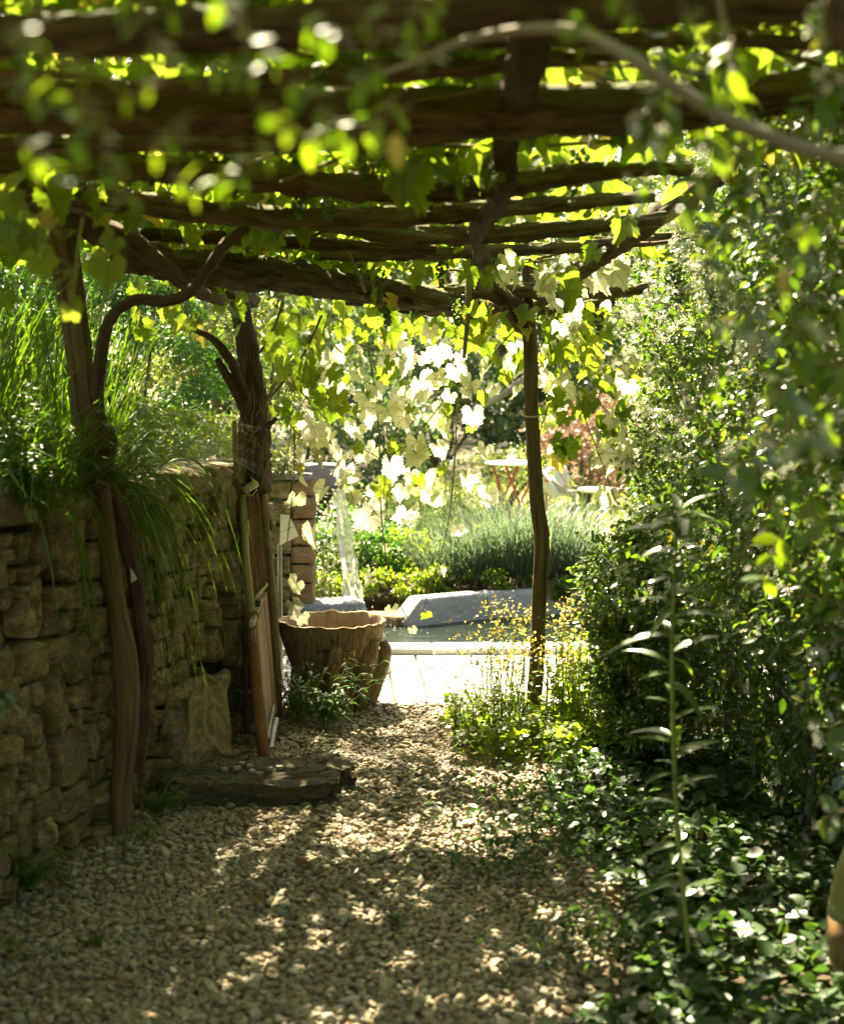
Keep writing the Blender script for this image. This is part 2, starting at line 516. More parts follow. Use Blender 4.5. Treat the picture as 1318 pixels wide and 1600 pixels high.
def mat_fall(name, op):
    """falling water: clear film broken by streaks of white water"""
    m, t, N, L = newmat(name)
    g = attr(t, 'gc')
    n = tex(t, g, 1.0, 4, 0.6, 0.6, (30, 2.2, 1))
    a = pbsdf(t, (0.9, 0.93, 0.95), 0.06, bump(t, n, 0.8, 0.02), 0.6, IOR=1.33, Transmission_Weight=1.0)
    wt = N.new('ShaderNodeBsdfTranslucent'); wt.inputs[0].default_value = (0.8, 0.82, 0.82, 1)
    wd = pbsdf(t, (0.78, 0.8, 0.8), 0.35, None, 0.5)
    w = N.new('ShaderNodeMixShader'); w.inputs[0].default_value = 0.5
    L.new(wt.outputs[0], w.inputs[1]); L.new(wd, w.inputs[2])
    tr = N.new('ShaderNodeBsdfTransparent')
    mx0 = N.new('ShaderNodeMixShader'); mx0.inputs[0].default_value = op
    L.new(a, mx0.inputs[1]); L.new(tr.outputs[0], mx0.inputs[2])
    mx = N.new('ShaderNodeMixShader')
    L.new(rng_map(t, n, 0.52, 0.64, 0.05, 0.95), mx.inputs[0])
    L.new(mx0.outputs[0], mx.inputs[1]); L.new(w.outputs[0], mx.inputs[2])
    out(t, mx.outputs[0])
    return m


M['fall'] = mat_fall('falling_water', 0.55)
M['drops'] = simple('white_water', (0.75, 0.78, 0.78), None, 0.15, 5, 0.6)


def mat_gravel(name, inst=True):
    m, t, N, L = newmat(name)
    oi = N.new('ShaderNodeObjectInfo')
    r = oi.outputs['Random']
    o = coord(t)
    cr = N.new('ShaderNodeValToRGB')
    L.new(r, cr.inputs[0])
    e = cr.color_ramp.elements
    stops = [(0.0, (0.15, 0.13, 0.08)), (0.18, (0.30, 0.26, 0.17)), (0.36, (0.22, 0.195, 0.135)), (0.5, (0.37, 0.31, 0.20)),
             (0.64, (0.26, 0.21, 0.13)), (0.76, (0.44, 0.39, 0.29)), (0.86, (0.25, 0.15, 0.08)), (0.93, (0.19, 0.19, 0.15)), (1.0, (0.52, 0.48, 0.38))]
    e[0].position, e[0].color = stops[0][0], rgba(stops[0][1])
    e[1].position, e[1].color = 1.0, rgba(stops[-1][1])
    for p_, c_ in stops[1:-1]:
        x = e.new(p_); x.color = rgba(c_)
    n = tex(t, o, 90, 5, 0.7)
    n0 = tex(t, N.new('ShaderNodeNewGeometry').outputs['Position'], 3.0, 4)
    col = mixc(t, rng_map(t, n, 0.35, 0.7, 0, 0.35), cr.outputs[0], (0.12, 0.10, 0.07))
    col = mixc(t, rng_map(t, n0, 0.45, 0.65, 0, 0.35), col, (0.15, 0.125, 0.07))
    col = mixc(t, 1.0, col, (1.0, 0.965, 0.90), 'MULTIPLY')
    out(t, pbsdf(t, col, 0.62, bump(t, n, 0.35, 0.002), 0.35))
    return m


M['gravel'] = mat_gravel('rounded_gravel')


def mat_cushion():
    m, t, N, L = newmat('floral_cushion')
    o = coord(t)
    v = N.new('ShaderNodeTexVoronoi'); v.inputs['Scale'].default_value = 9
    L.new(o, v.inputs['Vector'])
    f = mth(t, 'LESS_THAN', v.outputs['Distance'], 0.34)
    col = mixc(t, f, (0.42, 0.46, 0.44), (0.50, 0.13, 0.07))
    v2 = N.new('ShaderNodeTexVoronoi'); v2.inputs['Scale'].default_value = 14
    L.new(o, v2.inputs['Vector'])
    col = mixc(t, mth(t, 'LESS_THAN', v2.outputs['Distance'], 0.22), col, (0.16, 0.25, 0.27))
    out(t, pbsdf(t, col, 0.85, None, 0.2))
    return m


M['cushion'] = mat_cushion()


# ---------------------------------------------------------------- leaf shapes and massed foliage
def leaf_shape(L=1.0, Wd=0.4, fold=0.25, droop=0.25, n=4, tipw=0.9, curl=0.0):
    V, T = [(0, 0, 0)], []
    for i in range(1, n):
        u = i / n
        w = Wd * 0.5 * (math.sin(math.pi * u ** tipw)) ** 0.8
        z = -droop * u * u * L
        y = L * u
        V += [(-w, y, z + fold * w + curl * math.sin(u * 9)), (0, y, z), (w, y, z + fold * w - curl * math.sin(u * 7))]
    V.append((0, L, -droop * L))
    e = len(V) - 1
    T += [(0, 2, 1), (0, 3, 2)]
    for i in range(n - 2):
        b = 1 + 3 * i
        T += [(b, b + 1, b + 4), (b, b + 4, b + 3), (b + 1, b + 2, b + 5), (b + 1, b + 5, b + 4)]
    b = 1 + 3 * (n - 2)
    T += [(b, b + 1, e), (b + 1, b + 2, e)]
    return np.array(V, float), np.array(T, int)


def grape_shape(seed, n=44, cup=0.25, lo=False):
    rs = random.Random(seed)
    n = 22 if lo else n
    keys = [(-160, 0.50), (-140, 0.74), (-112, 0.82), (-86, 0.70), (-56, 0.95), (-30, 0.76), (0, 1.13), (30, 0.76), (56, 0.95), (86, 0.70), (112, 0.82), (140, 0.74), (160, 0.50)]
    keys = [(a + rs.uniform(-4, 4), r * rs.uniform(0.93, 1.07)) for a, r in keys]
    outl = []
    for i in range(n):
        a = -156 + 312 * i / (n - 1)
        for (a0, r0), (a1, r1) in zip(keys, keys[1:]):
            if a0 <= a <= a1 or (a1 is keys[-1][0]):
                u = (a - a0) / (a1 - a0)
                break
        s = (1 - math.cos(u * math.pi)) / 2 if r1 > r0 else (1 - math.cos(u * math.pi)) / 2
        r = r0 + (r1 - r0) * s
        if not lo: r *= 1 + (0.10 if i % 2 else -0.07) * rs.uniform(0.6, 1.3)
        outl.append((math.radians(a), r))
    tw, bx, by = rs.uniform(-0.4, 0.4), rs.uniform(-0.6, 0.6), rs.uniform(-1.3, 0.2)
    fo = rs.uniform(0.0, 0.75)

    def zf(x, y):
        return -cup * (x * x + y * y) * 0.5 + fo * abs(x) + tw * x * y + bx * 0.3 * x * x * x + by * 0.25 * y * abs(y) + 0.05 * math.sin(7 * x + 3 * y + seed)
    V = [(0, 0, 0)]
    rings = ([1.0] if lo else [0.5, 1.0])
    for k in rings:
        for a, r in outl:
            rr = r * k
            x, y = math.sin(a) * rr, math.cos(a) * rr
            V.append((x, y, zf(x, y)))
    T = []
    for i in range(n - 1): T.append((0, 1 + i + 1, 1 + i))
    if not lo:
        for i in range(n - 1):
            a, b = 1 + i, 1 + n + i
            T += [(a, a + 1, b + 1), (a, b + 1, b)]
    return np.array(V, float), np.array(T, int)


def flower_shape():
    V, T = [], []
    for k in range(5):
        a = 2 * math.pi * k / 5
        for (r, da) in ((0.05, 0), (0.55, 0.22), (1.0, 0.30), (0.85, -0.16)):
            V.append((math.cos(a + da) * r, math.sin(a + da) * r, 0.12 * r + 0.05))
        b = 4 * k
        T += [(b, b + 1, b + 2), (b, b + 2, b + 3)]
    return np.array(V, float), np.array(T, int)


SH = {
    'grape': [grape_shape(i, cup=0.15 + 0.12 * i) for i in range(7)],
    'grape_lo': [grape_shape(20 + i, cup=0.3, lo=True) for i in range(4)],
    'oval': [leaf_shape(1, 0.46, 0.25, 0.15, 4), leaf_shape(1, 0.40, 0.35, 0.3, 4), leaf_shape(1, 0.5, 0.1, 0.05, 4)],
    'flake': [leaf_shape(1, 0.5, 0.25, 0.2, 2), leaf_shape(1, 0.42, 0.35, 0.3, 2)],
    'small': [leaf_shape(1, 0.5, 0.25, 0.15, 3), leaf_shape(1, 0.42, 0.3, 0.3, 3)],
    'lance': [leaf_shape(1, 0.25, 0.3, 0.35, 6, 0.8), leaf_shape(1, 0.23, 0.4, 0.85, 6, 0.8), leaf_shape(1, 0.27, 0.2, 0.6, 6, 0.8), leaf_shape(1, 0.21, 0.5, 0.5, 6, 0.8, 0.01)],
    'round': [leaf_shape(1, 0.95, 0.2, 0.1, 5, 0.75), leaf_shape(1, 0.85, 0.1, 0.25, 5, 0.75)],
    'flower': [flower_shape()],
}


def frames(A, N):
    A = A / (np.linalg.norm(A, axis=1, keepdims=True) + 1e-9)
    Z = N - (N * A).sum(1, keepdims=True) * A
    ln = np.linalg.norm(Z, axis=1, keepdims=True)
    Z = np.where(ln < 1e-4, np.array([[0, 0, 1.0]]), Z / (ln + 1e-9))
    X = np.cross(A, Z)
    return np.stack([X, A, Z], axis=2)      # columns


LEAFMESH = {}


def leaf_mesh(shape, i, mat):
    k = (shape, i, mat)
    if k not in LEAFMESH:
        V, T = SH[shape][i]
        me = mesh_np(shape + '_leaf', V, T, M[mat], gc=V)
        LEAFMESH[k] = me
    return LEAFMESH[k]


def leaves(parent, shape, mat, Pp, A, N, sc, single=0, name='leaf', mass='foliage', wx=None):
    """A mass of leaves; the `single` largest in the photograph are objects of their own."""
    Pp, A, N, sc = np.asarray(Pp, float), np.asarray(A, float), np.asarray(N, float), np.asarray(sc, float)
    n = len(Pp)
    if n == 0: return
    F = frames(A, N)
    var = rng.integers(0, len(SH[shape]), n)
    o0 = np.array(wl(parent))
    pick = np.zeros(n, bool)
    if single:
        size = sc / np.maximum(Pp[:, 1], 0.3)
        px = 659 + 2250 * Pp[:, 0] / np.maximum(Pp[:, 1], 0.3)
        py = 600 + 2250 * (1.6 - Pp[:, 2]) / np.maximum(Pp[:, 1], 0.3)
        vis = (px > -20) & (px < 1340) & (py > -20) & (py < 1620)
        # nearest first: those stand in front
        order = np.argsort(np.where(vis, Pp[:, 1] + (0.0 if wx is None else wx), 1e9))
        order = [i for i in order if vis[i]][:single]
        pick[order] = True
    for i in np.nonzero(pick)[0]:
        o = bpy.data.objects.new(name, leaf_mesh(shape, int(var[i]), mat))
        link(o, parent)
        m = Matrix.Identity(4)
        for r in range(3):
            for c in range(3): m[r][c] = F[i, r, c] * sc[i]
            m[r][3] = Pp[i, r] - o0[r]
        o.matrix_local = m
    Vs, Ts, Rs, Gs, b = [], [], [], [], 0
    for v in range(len(SH[shape])):
        idx = np.nonzero((var == v) & ~pick)[0]
        if len(idx) == 0: continue
        V, T = SH[shape][v]
        w = np.einsum('nij,vj->nvi', F[idx], V) * sc[idx][:, None, None] + (Pp[idx] - o0)[:, None, :]
        Vs.append(w.reshape(-1, 3))
        Ts.append((T[None] + (np.arange(len(idx)) * len(V))[:, None, None]).reshape(-1, 3) + b)
        Rs.append(np.repeat(rng.random(len(idx)), len(V)))
        Gs.append(np.tile(V, (len(idx), 1)))
        b += len(idx) * len(V)
    if Vs:
        me = mesh_np(mass, np.concatenate(Vs), np.concatenate(Ts), M[mat], gc=np.concatenate(Gs), rnd=np.concatenate(Rs))
        o = bpy.data.objects.new(mass, me)
        link(o, parent)
        o['kind'] = 'stuff'
        return o


def rdir(n, up=0.0, spread=1.0):
    d = rng.normal(size=(n, 3)) * spread
    d[:, 2] += up
    return d / np.linalg.norm(d, axis=1, keepdims=True)


def clumped(n, nclump, centre_fn, rad):
    """clump centres from centre_fn(k)->(k,3); leaves normally spread about them"""
    C = centre_fn(nclump)
    w = rng.random(nclump) ** 1.5 + 0.15
    idx = rng.choice(nclump, n, p=w / w.sum())
    off = rng.normal(size=(n, 3))
    off = off / np.linalg.norm(off, axis=1, keepdims=True) * (rng.random((n, 1)) ** 0.5) * rad
    off[:, 2] *= 0.7
    return C[idx] + off, off


def ellipsoid_fn(c, r, shell=0.6):
    def f(k):
        d = rdir(k)
        q = (shell + (1 - shell) * rng.random((k, 1)))
        return np.array(c) + d * np.array(r) * q
    return f


def bush(name, label, cat, c, r, n, mat, shape='small', size=(0.03, 0.06), nclump=60, crad=0.2, base=0.0, group=None, trunk=True,
         single=0, tmat='log_dark', trunkr=0.05, flowers=0, fmat='petal', fsize=0.02):
    o = thing(name, (c[0], c[1], base), label, cat, group)
    P0, off = clumped(n, nclump, ellipsoid_fn(c, r), crad)
    P0[:, 2] = np.maximum(P0[:, 2], base + 0.02)
    A = off / (np.linalg.norm(off, axis=1, keepdims=True) + 1e-6) + rdir(n) * 0.9
    A[:, 2] -= 0.25
    leaves(o, shape, mat, P0, A, rdir(n, 1.4), rng.uniform(size[0], size[1], n), single=single)
    if flowers:
        Pf, of = clumped(flowers, nclump, ellipsoid_fn(c, [x * 1.03 for x in r], 0.9), crad * 0.6)
        leaves(o, 'flower', fmat, Pf, rdir(flowers), rdir(flowers, 0.5) + np.array([0, -0.7, 0]), rng.uniform(0.7, 1.3, flowers) * fsize, mass='flowers')
    if trunk:
        k = 5
        mb = MB()
        b0 = Vector((c[0], c[1], base - 0.05))
        for i in range(k):
            e = Vector((c[0] + random.uniform(-.7, .7) * r[0], c[1] + random.uniform(-.7, .7) * r[1], c[2] + random.uniform(-0.1, .6) * r[2]))
            mid = (b0 + e) / 2 + Vector((random.uniform(-.1, .1), random.uniform(-.1, .1), 0.1)) * r[0]
            mb.tube([b0 + Vector((random.uniform(-.05, .05), random.uniform(-.05, .05), 0)), mid, e], [trunkr, trunkr * 0.65, trunkr * 0.2], 6, 3, 0.15)
        mb.build('trunk' if cat == 'tree' else 'stem', M[tmat], o)
    return o


def stem_plant(loc, h, nl, size, mat, label, cat='plant', group=None, stems=3, shape='lance', spread=0.25, single=True, name='leafy_plant',
               smat='cane', lean=(0, 0), head=None, srad=0.004, up=0.3):
    o = thing(name, loc, label, cat, group)
    loc = Vector(loc)
    for s in range(stems):
        a = random.uniform(0, 6.28)
        e = loc + Vector((math.cos(a) * spread * h * random.uniform(.3, 1) + lean[0] * h, math.sin(a) * spread * h * random.uniform(.3, 1) + lean[1] * h, h * random.uniform(0.75, 1.05)))
        mid = loc.lerp(e, 0.5) + Vector((random.uniform(-.04, .04), random.uniform(-.04, .04), 0.06)) * h
        b = loc + Vector((random.uniform(-.02, .02), random.uniform(-.02, .02), -0.01))
        MB().tube([b, mid, e], [srad, srad * 0.85, srad * 0.5], 5, 4, 0.1).build('stem', M[smat], o)
        Pp, A, N, sc = [], [], [], []
        for i in range(nl):
            u = 0.18 + 0.82 * (i + random.random() * 0.5) / nl
            q = b.lerp(mid, u * 2) if u < 0.5 else mid.lerp(e, u * 2 - 1)
            th = i * 2.4 + random.uniform(-.4, .4)
            d = Vector((math.cos(th), math.sin(th), up + random.uniform(-.3, .3)))
            Pp.append(q); A.append(d); N.append(Vector((-d.x * 0.4, -d.y * 0.4, 1)) + Vector((random.uniform(-.3, .3), random.uniform(-.3, .3), 0)))
            sc.append(size * random.uniform(.7, 1.15) * (1.0 - 0.35 * u))
        leaves(o, shape, mat, Pp, A, N, sc, single=nl if single else 0)
        if head:
            k = head[1]
            Pp = np.array(e) + rng.normal(size=(k, 3)) * head[2]
            leaves(o, 'round', head[0], Pp, rdir(k, 0.5), rdir(k, 0.6), rng.uniform(.5, 1.1, k) * head[3], mass='flower_head')
    return o


# ================================================================ SETTING
def sheet(name, pts, z, mat, kind='structure', skirt=0.0):
    me = bpy.data.meshes.new(name)
    V = [(p[0], p[1], z) for p in pts]
    F = [tuple(range(len(pts)))]
    if skirt:
        n = len(pts)
        V += [(p[0], p[1], z - skirt) for p in pts]
        F += [(i, i + n, (i + 1) % n + n, (i + 1) % n) for i in range(n)]
    me.from_pydata(V, [], F)
    me.materials.append(M[mat])
    me.update()
    o = bpy.data.objects.new(name, me)
    COL.objects.link(o)
    o['kind'] = kind
    return o


sheet('ground', [(-60, -20), (60, -20), (60, 90), (-60, 90)], -0.05, 'soil')
sheet('path_bed', [(-1.6, 0.5), (1.3, 0.5), (1.3, 7.3), (-1.1, 7.3)], -0.034, 'soil')

# --- lawn beyond the pond: ground plus short blades
sheet('lawn', [(-4, 11.8), (14, 11.8), (14, 24), (-8, 24)], 0.0, 'lawn')
k = 9000
Pg = np.stack([rng.uniform(-1.5, 6.5, k), rng.uniform(13.5, 23.5, k), np.full(k, 0.0)], 1)
lg = leaves(None, 'flake', 'shrub_pale', Pg, rdir(k, 1.6), rdir(k) * [1, 1, 0.1], rng.uniform(0.05, 0.10, k), mass='lawn_grass')
lg['kind'] = 'stuff'; lg['label'] = 'short sunlit grass of the lawn beyond the pond'; lg['category'] = 'grass'

# --- gravel: every pebble an instance on a scattered point
WALLP = [(-1.50, 1.2), (-1.40, 2.6), (-1.257, 4.29), (-1.18, 4.74), (-1.08, 5.1), (-1.02, 5.5), (-0.93, 5.95), (-0.80, 6.6), (-0.71, 7.25)]
WALLH = 1.24


def wall_x(y):
    return np.interp(y, [p[1] for p in WALLP], [p[0] for p in WALLP])


def gravel():
    pts, sc, rot = [], [], []
    for layer in range(3):
        sp = (0.0160, 0.0160, 0.026)[layer]
        xs = np.arange(-1.5, 1.15, sp); ys = np.arange(2.7, 7.25, sp)
        X, Y = np.meshgrid(xs, ys)
        X = X.ravel() + rng.uniform(-.5, .5, X.size) * sp * 1.1 + layer * sp * 0.5
        Y = Y.ravel() + rng.uniform(-.5, .5, Y.size) * sp * 1.1 + layer * sp * 0.5
        edge = 0.55 + 0.10 * np.sin(Y * 3.1) + 0.2 * np.clip((Y - 5.0), 0, 2) * 0.3 + (Y > 6.6) * 0.5 + np.where(Y < 4.4, -0.05, 0.15)
        keep = (X > wall_x(Y) - 0.04) & (X < edge + rng.normal(size=X.size) * 0.08) & (Y < 7.17 - 0.03 * np.sin(X * 9))
        if layer == 2:
            keep &= np.array([nz((x * 2.2, y * 2.2, 3.0)) > -0.25 for x, y in zip(X, Y)]) & (rng.random(X.size) < 0.55)
        X, Y = X[keep], Y[keep]
        Z = np.array([0.012 * nz((x * 1.6, y * 1.6, 0)) for x, y in zip(X, Y)])
        Z += (-0.024, -0.014, -0.004)[layer] + rng.uniform(-.004, .004, X.size)
        n = len(X)
        s = np.exp(rng.normal(size=n) * 0.22) * (0.0092 if layer < 2 else 0.0118)
        sx = s * rng.uniform(0.95, 1.45, n); sy = s * rng.uniform(0.75, 1.05, n); sz = s * rng.uniform(0.45, 0.75, n)
        pts.append(np.stack([X, Y, Z], 1)); sc.append(np.stack([sx, sy, sz], 1))
        t = rng.normal(size=(n, 2)) * 0.35
        rot.append(np.stack([t[:, 0], t[:, 1], rng.uniform(0, 6.28, n)], 1))
    pts, sc, rot = map(np.concatenate, (pts, sc, rot))
    # loose pebbles: on the mossy step and by the wall foot
    me = bpy.data.meshes.new('gravel')
    me.vertices.add(len(pts)); me.vertices.foreach_set('co', pts.astype(np.float32).ravel())
    a = me.attributes.new('psc', 'FLOAT_VECTOR', 'POINT'); a.data.foreach_set('vector', sc.astype(np.float32).ravel())
    a = me.attributes.new('prot', 'FLOAT_VECTOR', 'POINT'); a.data.foreach_set('vector', rot.astype(np.float32).ravel())
    o = bpy.data.objects.new('gravel', me)
    COL.objects.link(o)
    ng = bpy.data.node_groups.new('pebbles', 'GeometryNodeTree')
    ng.interface.new_socket('Geometry', in_out='INPUT', socket_type='NodeSocketGeometry')
    ng.interface.new_socket('Geometry', in_out='OUTPUT', socket_type='NodeSocketGeometry')
    N, L = ng.nodes, ng.links
    gi, go = N.new('NodeGroupInput'), N.new('NodeGroupOutput')
    iop = N.new('GeometryNodeInstanceOnPoints')
    g2i = N.new('GeometryNodeGeometryToInstance')
    for v in range(6):
        ico = N.new('GeometryNodeMeshIcoSphere')
        ico.inputs['Radius'].default_value = 1.0
        ico.inputs['Subdivisions'].default_value = 3
        spn = N.new('GeometryNodeSetPosition')
        nzt = N.new('ShaderNodeTexNoise'); nzt.noise_dimensions = '4D'
        nzt.inputs['Scale'].default_value = 0.9
        nzt.inputs['Detail'].default_value = 1.0
        nzt.inputs['W'].default_value = 3.1 * v
        sub = N.new('ShaderNodeVectorMath'); sub.operation = 'SUBTRACT'; sub.inputs[1].default_value = (0.5, 0.5, 0.5)
        mul = N.new('ShaderNodeVectorMath'); mul.operation = 'SCALE'; mul.inputs['Scale'].default_value = 1.3
        L.new(nzt.outputs['Color'], sub.inputs[0]); L.new(sub.outputs[0], mul.inputs[0])
        L.new(ico.outputs[0], spn.inputs['Geometry']); L.new(mul.outputs[0], spn.inputs['Offset'])
        ss = N.new('GeometryNodeSetShadeSmooth'); L.new(spn.outputs[0], ss.inputs[0])
        smt = N.new('GeometryNodeSetMaterial'); smt.inputs['Material'].default_value = M['gravel']
        L.new(ss.outputs[0], smt.inputs[0])
        L.new(smt.outputs[0], g2i.inputs[0])
    L.new(g2i.outputs[0], iop.inputs['Instance'])
    iop.inputs['Pick Instance'].default_value = True
    L.new(gi.outputs[0], iop.inputs['Points'])
    for nm, sk in (('psc', 'Scale'), ('prot', 'Rotation')):
        na = N.new('GeometryNodeInputNamedAttribute'); na.data_type = 'FLOAT_VECTOR'
        na.inputs['Name'].default_value = nm
        if sk == 'Rotation':
            e2r = N.new('FunctionNodeEulerToRotation'); L.new(na.outputs[0], e2r.inputs[0]); L.new(e2r.outputs[0], iop.inputs[sk])
        else: L.new(na.outputs[0], iop.inputs[sk])
    L.new(iop.outputs[0], go.inputs[0])
    md = o.modifiers.new('pebbles', 'NODES'); md.node_group = ng
    me.materials.append(M['gravel'])
    o['kind'] = 'stuff'
    o['label'] = 'rounded beige and brown pebbles of the garden path'
    o['category'] = 'gravel'


gravel()


# ---------------------------------------------------------------- rocks
def rock(c, size, rot=0.0, n=3, rough=0.06, round_=0.75, seed=None, tilt=(0, 0), fine=0.0):
    """an irregular block: subdivided box, softened corners, noisy faces. returns V,T"""
    seed = random.uniform(0, 99) if seed is None else seed
    idx, V, T = {}, [], []

    def vid(p):
        k = tuple(round(x, 4) for x in p)
        if k not in idx:
            idx[k] = len(V)
            q = Vector(p)
            l8 = (abs(q.x) ** 6 + abs(q.y) ** 6 + abs(q.z) ** 6) ** (1 / 6)
            q = q * (round_ / l8 * 1.0 + (1 - round_))
            h = Vector((q.x * size[0] / 2, q.y * size[1] / 2, q.z * size[2] / 2))
            m = min(size)
            f = 1.4 / max(size)
            d = Vector((nz(q * 1.5, 1, seed), nz(q * 1.5, 1, seed + 7), nz(q * 1.5, 1, seed + 13)))
            h += Vector((d.x * size[0], d.y * size[1], d.z * size[2])) * rough * 2
            if fine:
                w = h * (6 / m)
                h += Vector((nz(w, 0.5, seed), nz(w, 0.5, seed + 3), nz(w, 0.7, seed + 5))) * fine
            V.append(h)
        return idx[k]
    for ax in range(3):
        for sg in (-1, 1):
            for i in range(n):
                for j in range(n):
                    q = []
                    for (a, b) in ((i, j), (i + 1, j), (i + 1, j + 1), (i, j + 1)):
                        p = [0, 0, 0]
                        p[ax] = sg; p[(ax + 1) % 3] = 2 * a / n - 1; p[(ax + 2) % 3] = 2 * b / n - 1
                        q.append(vid(p))
                    if sg < 0: q = q[::-1]
                    T += [(q[0], q[1], q[2]), (q[0], q[2], q[3])]
    Rm = Matrix.Rotation(rot, 3, 'Z') @ Matrix.Rotation(tilt[0], 3, 'X') @ Matrix.Rotation(tilt[1], 3, 'Y')
    V = [Rm @ v + Vector(c) for v in V]
    return np.array(V), np.array(T)


def put(name, VT, mat, parent=None, smooth=True, label=None, kind=None):
    V, T = VT
    me = mesh_np(name, V - np.array(wl(parent)), T, M[mat], gc=V, smooth=smooth)
    o = bpy.data.objects.new(name, me)
    link(o, parent)
    return props(o, label=label, kind=kind)


# ---------------------------------------------------------------- dry stone wall
def wall():
    w = thing('stone_wall', (-1.25, 4.3, 0), 'mossy rubble stone retaining wall along the left side of the path', 'wall')
    segL = [0.0]
    for a, b in zip(WALLP, WALLP[1:]): segL.append(segL[-1] + math.hypot(b[0] - a[0], b[1] - a[1]))
    TOT = segL[-1]

    def at(s, t, d):
        s = min(max(s, 0), TOT - 1e-4)
        for i in range(len(segL) - 1):
            if segL[i] <= s <= segL[i + 1]: break
        u = (s - segL[i]) / (segL[i + 1] - segL[i])
        a, b = Vector(WALLP[i]), Vector(WALLP[i + 1])
        # smooth normal
        def nrm(j):
            j = min(max(j, 0), len(WALLP) - 2)
            e = Vector(WALLP[j + 1]) - Vector(WALLP[j])
            return Vector((e.y, -e.x)).normalized()
        nn = nrm(i - 1).lerp(nrm(i), min(1, u + 0.5)) if u < 0.5 else nrm(i).lerp(nrm(i + 1), (u - 0.5))
        nn.normalize()
        p = a.lerp(b, u)
        d2 = d - 0.035 * t / WALLH - 0.05 + 0.03 * nz((s * 1.3, t * 1.3, 5.5))
        return Vector((p.x + nn.x * d2, p.y + nn.y * d2, t))
    # core
    V, F = [], []
    ns = 60
    for i in range(ns + 1):
        s = TOT * i / ns
        for t, d in ((-0.06, -0.06), (WALLH - 0.10, -0.06), (WALLH - 0.10, -0.42), (-0.06, -0.42)):
            V.append(at(s, t, d))
    for i in range(ns):
        for j in range(3):
            a = i * 4 + j
            F.append((a, a + 4, a + 5, a + 1))
    F.append((ns * 4, ns * 4 + 1, ns * 4 + 2, ns * 4 + 3))
    MB().add(V, F).build('core', M['mortar'], w, smooth=False)
    rects = []

    def split(s0, t0, s1, t1, depth=0):
        dw, dh = s1 - s0, t1 - t0
        area = dw * dh
        lim = random.choice((0.004, 0.008, 0.014, 0.024, 0.036, 0.06))
        if depth > 1 and area < lim and dw < dh * 2.2 and dh < dw * 2.2 or area < 0.003:
            rects.append((s0, t0, s1, t1)); return
        if dw * random.uniform(0.7, 1.3) > dh:
            m = s0 + dw * random.uniform(0.28, 0.72)
            split(s0, t0, m, t1, depth + 1); split(m, t0, s1, t1, depth + 1)
        else:
            m = t0 + dh * random.uniform(0.28, 0.72)
            split(s0, t0, s1, m, depth + 1); split(s0, m, s1, t1, depth + 1)
    s = 1.6
    while s < TOT:
        e = min(TOT, s + random.uniform(0.6, 1.1))
        if TOT - e < 0.35: e = TOT
        split(s, -0.03, e, WALLH - 0.11)
        s = e

    def warp(x, y):
        # one shared bend of the whole face, so that joints wander and neighbours still fit
        return (x + 0.035 * nz((x * 3.1, y * 3.1, 8.0)) + 0.014 * nz((x * 9, y * 9, 1.0)), y + 0.035 * nz((x * 3.1, y * 3.1, 31.0)) + 0.014 * nz((x * 9, y * 9, 61.0)))
    made = []
    for (s0, t0, s1, t1) in rects:
        cs, ct = (s0 + s1) / 2, (t0 + t1) / 2
        if 4.95 < cs < 5.45 and 0.03 < ct < 0.40: continue
        K = 20
        g_ = random.uniform(0.001, 0.006)
        hw, hh = (s1 - s0) / 2 - g_, (t1 - t0) / 2 - g_
        sd_ = random.uniform(0, 99)
        pr = []
        ca_ = random.choice((0.8, 2.3, 3.9, 5.5)) + random.uniform(-.3, .3)
        cutd, cutr = (math.cos(ca_), math.sin(ca_)), random.uniform(0.85, 1.5)
        ex = random.uniform(5, 14)
        for i in range(K):
            a = 2 * math.pi * (i + 0.5) / K
            ca, sa = math.cos(a), math.sin(a)
            r = (abs(ca) ** ex + abs(sa) ** ex) ** (-1 / ex)
            r *= 1 + 0.16 * noise.noise((ca * 2.2 + sd_, sa * 2.2, 0)) - 0.06 * random.random()
            cdot = ca * cutd[0] + sa * cutd[1]
            if cdot > 0: r = min(r, cutr / cdot)
            pr.append((ca * r * hw, sa * r * hh))
        d = random.uniform(0.0, 0.045) if random.random() < 0.8 else random.uniform(-0.03, 0.0)
        tiltx, tilty = random.uniform(-0.16, 0.16), random.uniform(-0.16, 0.16)
        V, T = [], []
        rings = ((1.0, -0.13), (1.0, -0.016), (0.975, -0.001), (0.82, 0.002), (0.62, 0.003), (0.42, 0.006), (0.2, 0.006))
        am = 0.055 * min(1, (hw + hh) * 4)
        for (k_, dd) in rings:
            for (x, y) in pr:
                x2, y2 = x * k_, y * k_
                # broken, stepped faces: noise cut into ledges
                q = noise.noise((x2 * 8 + sd_, y2 * 4, 1.0)) + 0.6 * noise.noise((x2 * 26 + sd_, y2 * 13, 2.0))
                q = math.floor(q * 3.2) / 3.2 * 0.7 + q * 0.3
                dz = d + dd + (tiltx * x2 + tilty * y2) + (am * q if dd > -0.02 else 0)
                wx, wy = warp(cs + x2, ct + y2)
                V.append(at(wx, wy, dz))
        wx, wy = warp(cs, ct)
        V.append(at(wx, wy, d + 0.006))
        R_ = len(rings)
        for j in range(R_ - 1):
            for i in range(K):
                a, b = j * K + i, j * K + (i + 1) % K
                T += [(a, b, b + K), (a, b + K, a + K)]
        for i in range(K):
            T.append(((R_ - 1) * K + i, (R_ - 1) * K + (i + 1) % K, R_ * K))
        made.append((hw * hh / at(cs, ct, 0).y ** 2, np.array([tuple(v) for v in V]), np.array(T)))
    made.sort(key=lambda q: -q[0])
    for (_, V, T) in made[:275]: put('stone', (V, T), 'wall', w, smooth=False)
    Vr, Tr, b = [], [], 0
